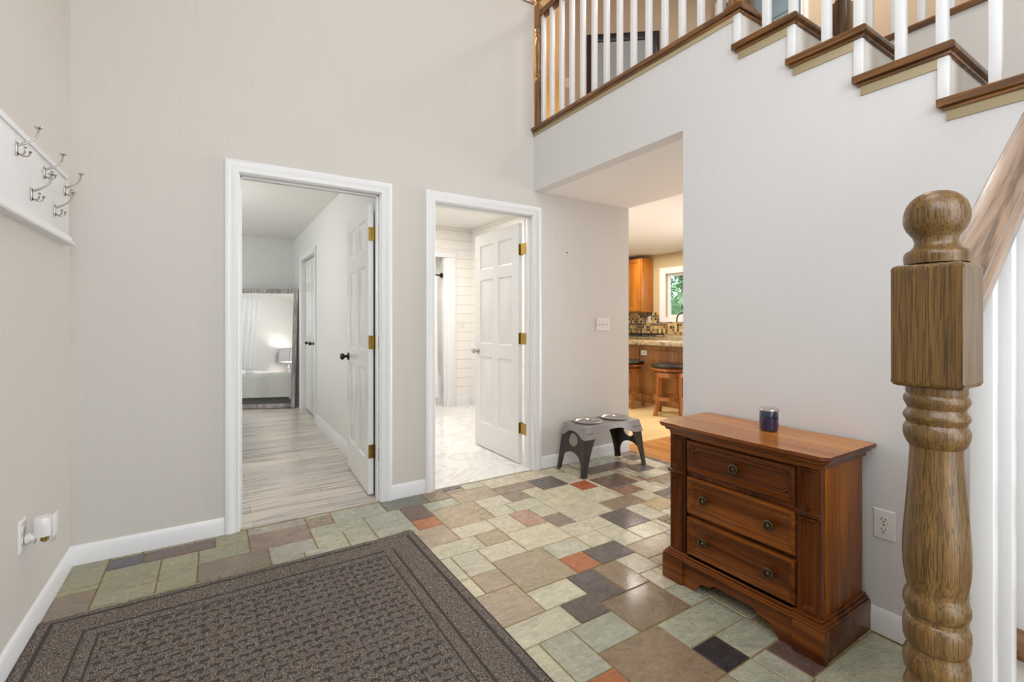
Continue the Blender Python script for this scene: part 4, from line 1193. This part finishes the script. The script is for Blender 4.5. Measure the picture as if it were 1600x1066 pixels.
m = MB(); m.box(bx0-0.06, bx0+0.03, by0-0.02, by1+0.02, 0.0, 0.66, 0.03); obj('headboard', m, 'tufted', bd)
for x in (bx0+0.1, bx1-0.1):
    for y in (by0+0.1, by1-0.1): obj('leg', MB().box(x-0.025, x+0.025, y-0.025, y+0.025, 0.002, 0.06), 'black', bd)
for y in (5.12, 5.92):
    m = MB(); m.box(bx0+0.05, bx0+0.42, y-0.33, y+0.33, 0.60, 0.74, 0.06)
    tag(obj('pillow', m, 'linen', None, 60), 'white pillow at the head of the bed, %s the curtain' % ('nearer to' if y < 5.5 else 'farther from'), 'pillow', 'pillows on the bed')
ns = thing('nightstand', 'white nightstand carrying the bedroom lamp', 'nightstand', (-1.93, 4.25, 0))
obj('cabinet', MB().box(-2.14, -1.72, 4.04, 4.46, 0.10, 0.66, 0.006), 'white', ns)
obj('top', MB().box(-2.16, -1.70, 4.02, 4.48, 0.66, 0.685, 0.004), 'white', ns)
for z in (0.14, 0.40): obj('drawer', MB().box(-1.722, -1.708, 4.06, 4.44, z, z+0.22, 0.003), 'white', ns)
for x in (-2.11, -1.75):
    for y in (4.07, 4.43): obj('leg', MB().box(x-0.02, x+0.02, y-0.02, y+0.02, 0.002, 0.11), 'white', ns)
lp = thing('table_lamp', 'table lamp with white box shade reflected in the mirror', 'lamp', (-1.93, 4.25, 0.685))
obj('lamp_base', MB().lathe([(0.07, 0.686), (0.07, 0.700), (0.02, 0.710), (0.015, 0.740), (0.05, 0.780), (0.055, 0.810), (0.03, 0.850), (0.012, 0.870), (0.035, 0.900), (0.02, 0.930), (0.008, 0.950), (0.006, 1.060)], (-1.93, 4.25, 0), 'Z', 28), 'glass', lp)
m = MB()
for a in (0,): m.prism([(-0.15, -0.15), (0.15, -0.15), (0.15, 0.15), (-0.15, 0.15)], [[(-0.147, -0.147), (0.147, -0.147), (0.147, 0.147), (-0.147, 0.147)]], 1.000, 1.28, lambda u, v, n: (-1.93+u, 4.25+v, n))
obj('lamp_shade', m, 'shadefab', lp, 0)
m = MB()
for z in (0.998, 1.277):
    for sx in (-1, 1): m.box(-1.93-0.153, -1.93+0.153, 4.25+sx*0.151-0.003, 4.25+sx*0.151+0.003, z, z+0.006); m.box(-1.93+sx*0.151-0.003, -1.93+sx*0.151+0.003, 4.25-0.153, 4.25+0.153, z, z+0.006)
for sx in (-1, 1):
    for sy in (-1, 1): m.box(-1.93+sx*0.151-0.003, -1.93+sx*0.151+0.003, 4.25+sy*0.151-0.003, 4.25+sy*0.151+0.003, 0.998, 1.28)
obj('shade_frame', m, 'nickel', lp)
obj('bulb', MB().lathe([(0.010, 1.08), (0.03, 1.11), (0.03, 1.14), (0.010, 1.17)], (-1.93, 4.25, 0), 'Z', 16), 'bulb', lp)
bl_ = bpy.data.lights.new('table_lamp_light', 'POINT'); bl_.energy = 6; bl_.color = (1.0, 0.93, 0.84); bl_.shadow_soft_size = 0.05
blo = bpy.data.objects.new('table_lamp_light', bl_); COL.objects.link(blo); blo.location = (-1.93, 4.25, 1.20)
def curtain(name, x, y, L_, z0_, z1_, along, lab, amp=0.03, n=5, flare=0.0):
    m = MB(); N = 80; K = 14
    for j in range(K+1):
        z = z0_+(z1_-z0_)*j/K
        for i in range(N+1):
            t = i/N; a = amp*(0.6+0.4*(1-j/K)); d = a*math.sin(2*PI*n*t+0.4*math.sin(5*t))+0.006*math.sin(23*t+j)
            q = L_*(t-0.5)*(1+flare*(1-j/K)**3)
            m.v.append((x+d, y+q, z) if along == 'Y' else (x+q, y+d, z))
    for j in range(K):
        for i in range(N): k = j*(N+1)+i; m.face((k, k+1, k+N+2, k+N+1))
    k0 = len(m.v)
    m2 = [(p[0]+(0.003 if along == 'Y' else 0), p[1]+(0 if along == 'Y' else 0.003), p[2]) for p in m.v]; f0 = list(m.f)
    m.verts(m2)
    for f in f0: m.face([i+k0 for i in f][::-1])
    return tag(obj(name, m, 'linen', None, 60), lab, 'curtain')
curtain('window_curtain', -2.15, 5.25, 0.62, 0.04, 2.25, 'Y', 'white pleated curtain reflected in the bedroom mirror')

# ------------------------------------------------------------------ bathroom things
cr = thing('curtain_rod', 'dark bronze shower curtain rod across the tub alcove', 'curtain rod', (2.0, 6.22, 1.87))
obj('rod', MB().lathe([(0.012, 1.21), (0.012, 2.74)], (0, 6.22, 1.87), 'X', 16).lathe([(0.016, 2.60), (0.016, 2.66)], (0, 6.22, 1.87), 'X', 16), 'darkmetal', cr)
obj('flange', MB().lathe([(0.020, 2.715), (0.036, 2.728), (0.036, 2.748)], (0, 6.22, 1.87), 'X', 20), 'darkmetal', cr)
curtain('shower_curtain', 2.16, 6.215, 1.02, 0.13, 1.86, 'X', 'white shower curtain hanging from the bronze rod', 0.026, 9, 0.05)
tb = thing('bathtub', 'white tub with low front edge behind the shower curtain', 'bathtub', (2.0, 6.6, 0))
m = MB(); m.prism([(1.20, 6.262), (2.80, 6.262), (2.80, 6.99), (1.20, 6.99)], [[(1.30, 6.35), (2.70, 6.35), (2.70, 6.92), (1.30, 6.92)]], 0.12, 0.42, lambda u, v, n: (u, v, n))
m.box(1.20, 2.80, 6.262, 6.99, 0.003, 0.12)
obj('tub_body', m, 'tubwhite', tb)
plate('light_switch', 'white switch plate on the bathroom shiplap wall', 'light switch', lambda u, v, n: (3.02+u, BY-n, 1.17+v), 0.115, 0.115, 'switch', [(-0.023, 0), (0.023, 0)])

# ------------------------------------------------------------------ kitchen
kw = sthing('window_1', (KX, 5.2, 1.6), 'white-trimmed kitchen window looking out on green trees', 'window')
Fk = lambda u, v, n: (KX-n, u, v)
m = MB(); tw = 0.13
m.prism([(WY0-tw, WZ0-0.085), (WY1+tw, WZ0-0.085), (WY1+tw, WZ1+tw-0.02), (WY0-tw, WZ1+tw-0.02)], [[(WY0, WZ0), (WY1, WZ0), (WY1, WZ1), (WY0, WZ1)]], 0, 0.018, Fk)
obj('window_casing', m, 'white', kw, 0)
m = MB(); m.prism([(WY0, WZ0), (WY1, WZ0), (WY1, WZ1), (WY0, WZ1)], [[(WY0+0.045, WZ0+0.045), (WY1-0.045, WZ0+0.045), (WY1-0.045, WZ1-0.045), (WY0+0.045, WZ1-0.045)]], -0.09, -0.05, Fk)
m.box(KX+0.05, KX+0.09, (WY0+WY1)/2-0.02, (WY0+WY1)/2+0.02, WZ0+0.04, WZ1-0.04)
obj('window_sash', m, 'white', kw, 0)
obj('pane', MB().box(KX+0.068, KX+0.072, WY0+0.045, WY1-0.045, WZ0+0.045, WZ1-0.045), 'glass', kw, 0)
# wall cabinet
def cab_door(m, F, w_, h):
    m.rings(0, w_, 0, h, [(0, 0), (0, 0.018), (0.003, 0.020), (0.055, 0.020), (0.062, 0.010), (0.070, 0.010), (0.095, 0.017)], F); return m
uc = thing('wall_cabinet', 'honey maple wall cabinet left of the kitchen window', 'cabinet', (KX-0.16, 6.35, 1.385))
obj('cabinet_body', MB().box(KX-0.31, KX-0.001, 5.99, 6.75, 1.385, 2.37, 0.002), 'honey', uc)
for y in (6.01, 6.38):
    obj('cabinet_door', cab_door(MB(), lambda u, v, n, y=y: (KX-0.31-n, y+u, 1.40+v), 0.36, 0.95), 'honey', uc)
# backsplash
struct('wall_backsplash', MB().prism([(3.3, 0.975), (8.0, 0.975), (8.0, 1.375), (WY1+tw, 1.375), (WY1+tw, WZ0-0.086), (3.3, WZ0-0.086)], [], 0.001, 0.012, Fk), 'mosaic', 0)
plate('wall_outlet', 'pale outlet on the mosaic backsplash under the cabinet', 'outlet', lambda u, v, n: (KX-0.012-n, 6.07-u, 1.25+v), 0.072, 0.115, 'socket', [(0, 0.020), (0, -0.020)])
bc = thing('base_cabinet', 'maple base cabinets under the cooktop counter at the kitchen wall', 'cabinet', (KX-0.3, 5.6, 0))
obj('cabinet_body', MB().box(KX-0.58, KX-0.001, 3.6, 7.9, 0.10, 0.895, 0.002).box(KX-0.52, KX-0.001, 3.6, 7.9, 0.004, 0.10), 'honey', bc)
for k in range(8): obj('cabinet_door', cab_door(MB(), lambda u, v, n, k=k: (KX-0.58-n, 3.62+0.535*k+u, 0.12+v), 0.52, 0.75), 'honey', bc)
tag(obj('worktop', MB().box(KX-0.62, KX-0.001, 3.6, 7.9, 0.895, 0.935, 0.004), 'granite'), 'granite worktop along the kitchen window wall', 'countertop')
ck = thing('gas_cooktop', 'black gas cooktop with cast grates below the mosaic backsplash', 'cooktop', (KX-0.33, 6.1, 0.935))
obj('cooktop_plate', MB().box(KX-0.56, KX-0.10, 5.60, 6.60, 0.936, 0.944, 0.003), 'steel', ck)
for y in (5.64, 5.96, 6.28):
    m = MB()
    for dy in (0, 0.14, 0.28): m.box(KX-0.54, KX-0.12, y+dy-0.006, y+dy+0.006, 0.970, 0.992, 0.002)
    for dx in (0.54, 0.33, 0.12): m.box(KX-dx-0.006, KX-dx+0.006, y, y+0.28, 0.970, 0.992, 0.002)
    for dx in (0.53, 0.13):
        for dy in (0.0, 0.28): m.box(KX-dx-0.006, KX-dx+0.006, y+dy-0.006, y+dy+0.006, 0.944, 0.970)
    obj('grate', m, 'black', ck)
    for dx in (0.44, 0.22): obj('burner', MB().lathe([(0.04, 0.944), (0.04, 0.952), (0.028, 0.956), (0.028, 0.96)], (KX-dx, y+0.14, 0), 'Z', 20), 'black', ck)
fa = thing('kitchen_faucet', 'dark gooseneck faucet in front of the kitchen window', 'faucet', (KX-0.14, 5.08, 0.935))
pth = [(KX-0.14, 5.08, 0.936), (KX-0.14, 5.08, 1.25)]+[(KX-0.22+0.08*math.cos(a), 5.08+0.0, 1.25+0.11*math.sin(a)) for a in [k*PI/10 for k in range(1, 11)]]+[(KX-0.30, 5.08, 1.19)]
pth = [(p[0]+0.0, 5.08+(p[0]-(KX-0.14))*1.0*-1*0.9, p[2]) for p in pth]
obj('spout', MB().tube(pth, 0.011, 12), 'darkmetal', fa)
obj('faucet_base', MB().lathe([(0.03, 0.9355), (0.03, 0.945), (0.02, 0.955), (0.016, 1.02)], (KX-0.14, 5.08, 0), 'Z', 20), 'darkmetal', fa)
# peninsula
pn = thing('kitchen_island', 'dark stained wooden island body behind the bar stools', 'kitchen island', (5.65, 4.6, 0))
ix = 5.42
m = MB(); m.box(ix, 6.0, 3.6, 6.4, 0.004, 0.872, 0.003)
m.box(ix-0.02, ix, 3.58, 6.4, 0.79, 0.872, 0.003); m.box(ix-0.018, ix, 3.58, 6.4, 0.004, 0.12, 0.003)
for y in (3.60, 4.16, 4.97, 5.78): m.box(ix-0.018, ix, y, y+0.10, 0.12, 0.79, 0.003)
obj('island_body', m, 'islandwood', pn)
tag(obj('worktop', MB().box(5.17, 6.03, 3.55, 6.43, 0.872, 0.935, 0.008), 'granite'), 'thick granite worktop over the bar stools', 'countertop')
plate('wall_outlet', 'ivory outlet in the wooden island above the left bar stool', 'outlet', lambda u, v, n: (ix-n, 4.88-u, 0.745+v), 0.115, 0.075, 'socket', [(-0.02, 0), (0.02, 0)])
def stool(x, y, rz, lab):
    t = thing('bar_stool', lab, 'bar stool', (x, y, 0.004), rz, 'bar stools at the kitchen island')
    t.rotation_euler = (0, 0, 0); t.location = (0, 0, 0)
    obj('seat_cushion', MB().lathe([(0.215, 0.612), (0.232, 0.622), (0.238, 0.640), (0.225, 0.658), (0.17, 0.668), (0.001, 0.672)], (0, 0, 0), 'Z', 40), 'leather', t)
    obj('seat_ring', MB().lathe([(0.19, 0.565), (0.225, 0.575), (0.240, 0.592), (0.240, 0.602), (0.222, 0.612), (0.10, 0.613)], (0, 0, 0), 'Z', 40), 'stoolwood', t)
    obj('apron', MB().lathe([(0.185, 0.490), (0.195, 0.50), (0.195, 0.555), (0.12, 0.562)], (0, 0, 0), 'Z', 40), 'stoolwood', t)
    for k in range(4):
        a = PI/4+k*PI/2; c_, s_ = math.cos(a), math.sin(a); T = Matrix.Rotation(a, 4, 'Z')
        m = MB(); pr_ = [(0.172, 0.54), (0.178, 0.36), (0.190, 0.20), (0.212, 0.08), (0.232, 0.0)]
        R_ = []
        for r_2, z in pr_:
            hw = 0.020
            R_.append(m.verts([T @ Vector(p) for p in ((r_2-hw, -hw, z), (r_2+hw, -hw, z), (r_2+hw, hw, z), (r_2-hw, hw, z))]))
        for a_, b_ in zip(R_, R_[1:]):
            for q in range(4): m.face((a_+q, a_+(q+1) % 4, b_+(q+1) % 4, b_+q))
        m.face([R_[0]+q for q in range(4)]); m.face([R_[-1]+q for q in range(4)])
        obj('leg', m, 'stoolwood', t, 50)
    m = MB(); N = 40; A = []
    for r_2, z in ((0.180, 0.20), (0.215, 0.20), (0.215, 0.245), (0.180, 0.245)): A.append(m.verts([(r_2*math.cos(2*PI*k/N), r_2*math.sin(2*PI*k/N), z) for k in range(N)]))
    for q in range(4):
        for k in range(N): m.face((A[q]+k, A[q]+(k+1) % N, A[(q+1) % 4]+(k+1) % N, A[(q+1) % 4]+k))
    obj('foot_ring', m, 'stoolwood', t)
    t.location = (x, y, 0.004); t.rotation_euler = (0, 0, rz)
    return t
s1 = stool(4.985, 4.05, 0.55, 'backless round bar stool with black cushion, the nearer one to the passage opening')
dup(s1, (4.985, 4.79, 0.004), 0.3, 'backless round bar stool with black cushion, the one partly hidden by the cream wall')

# ------------------------------------------------------------------ garden behind the kitchen window
struct('ground_garden', MB().box(7.02, 22, -8, 16, -0.3, -0.1), 'grass', 0)
def tree(x, y, h, r, seed, lab):
    rnd = random.Random(seed); t = thing('garden_tree', lab, 'tree', (x, y, -0.1), 0, 'trees behind the kitchen window')
    obj('trunk', MB().tube([(x, y, -0.1), (x+0.1, y, h*0.4), (x, y+0.1, h*0.8)], [0.14, 0.10, 0.04], 10), 'bark', t)
    m = MB()
    for _ in range(5200):
        a, b = rnd.uniform(0, 2*PI), rnd.uniform(-1, 1); q = r*rnd.uniform(0.55, 1)
        c = Vector((x+q*math.sqrt(1-b*b)*math.cos(a), y+q*math.sqrt(1-b*b)*math.sin(a), h*0.55+b*h*0.45*q/r))
        d1 = Vector((rnd.gauss(0, 1), rnd.gauss(0, 1), rnd.gauss(0, 1))).normalized(); d2 = d1.cross(Vector((rnd.gauss(0, 1), rnd.gauss(0, 1), rnd.gauss(0, 1)))).normalized()
        l_ = rnd.uniform(0.06, 0.13); k = m.verts([c-d1*l_, c+d2*l_*0.45, c+d1*l_, c-d2*l_*0.45]); m.face((k, k+1, k+2, k+3))
    obj('foliage', m, 'leaf', t, 0)
tree(11.5, 8.9, 4.6, 1.5, 1, 'leafy green tree outside the left part of the kitchen window')
tree(13.8, 5.2, 5.2, 1.9, 2, 'leafy green tree outside the right part of the kitchen window')
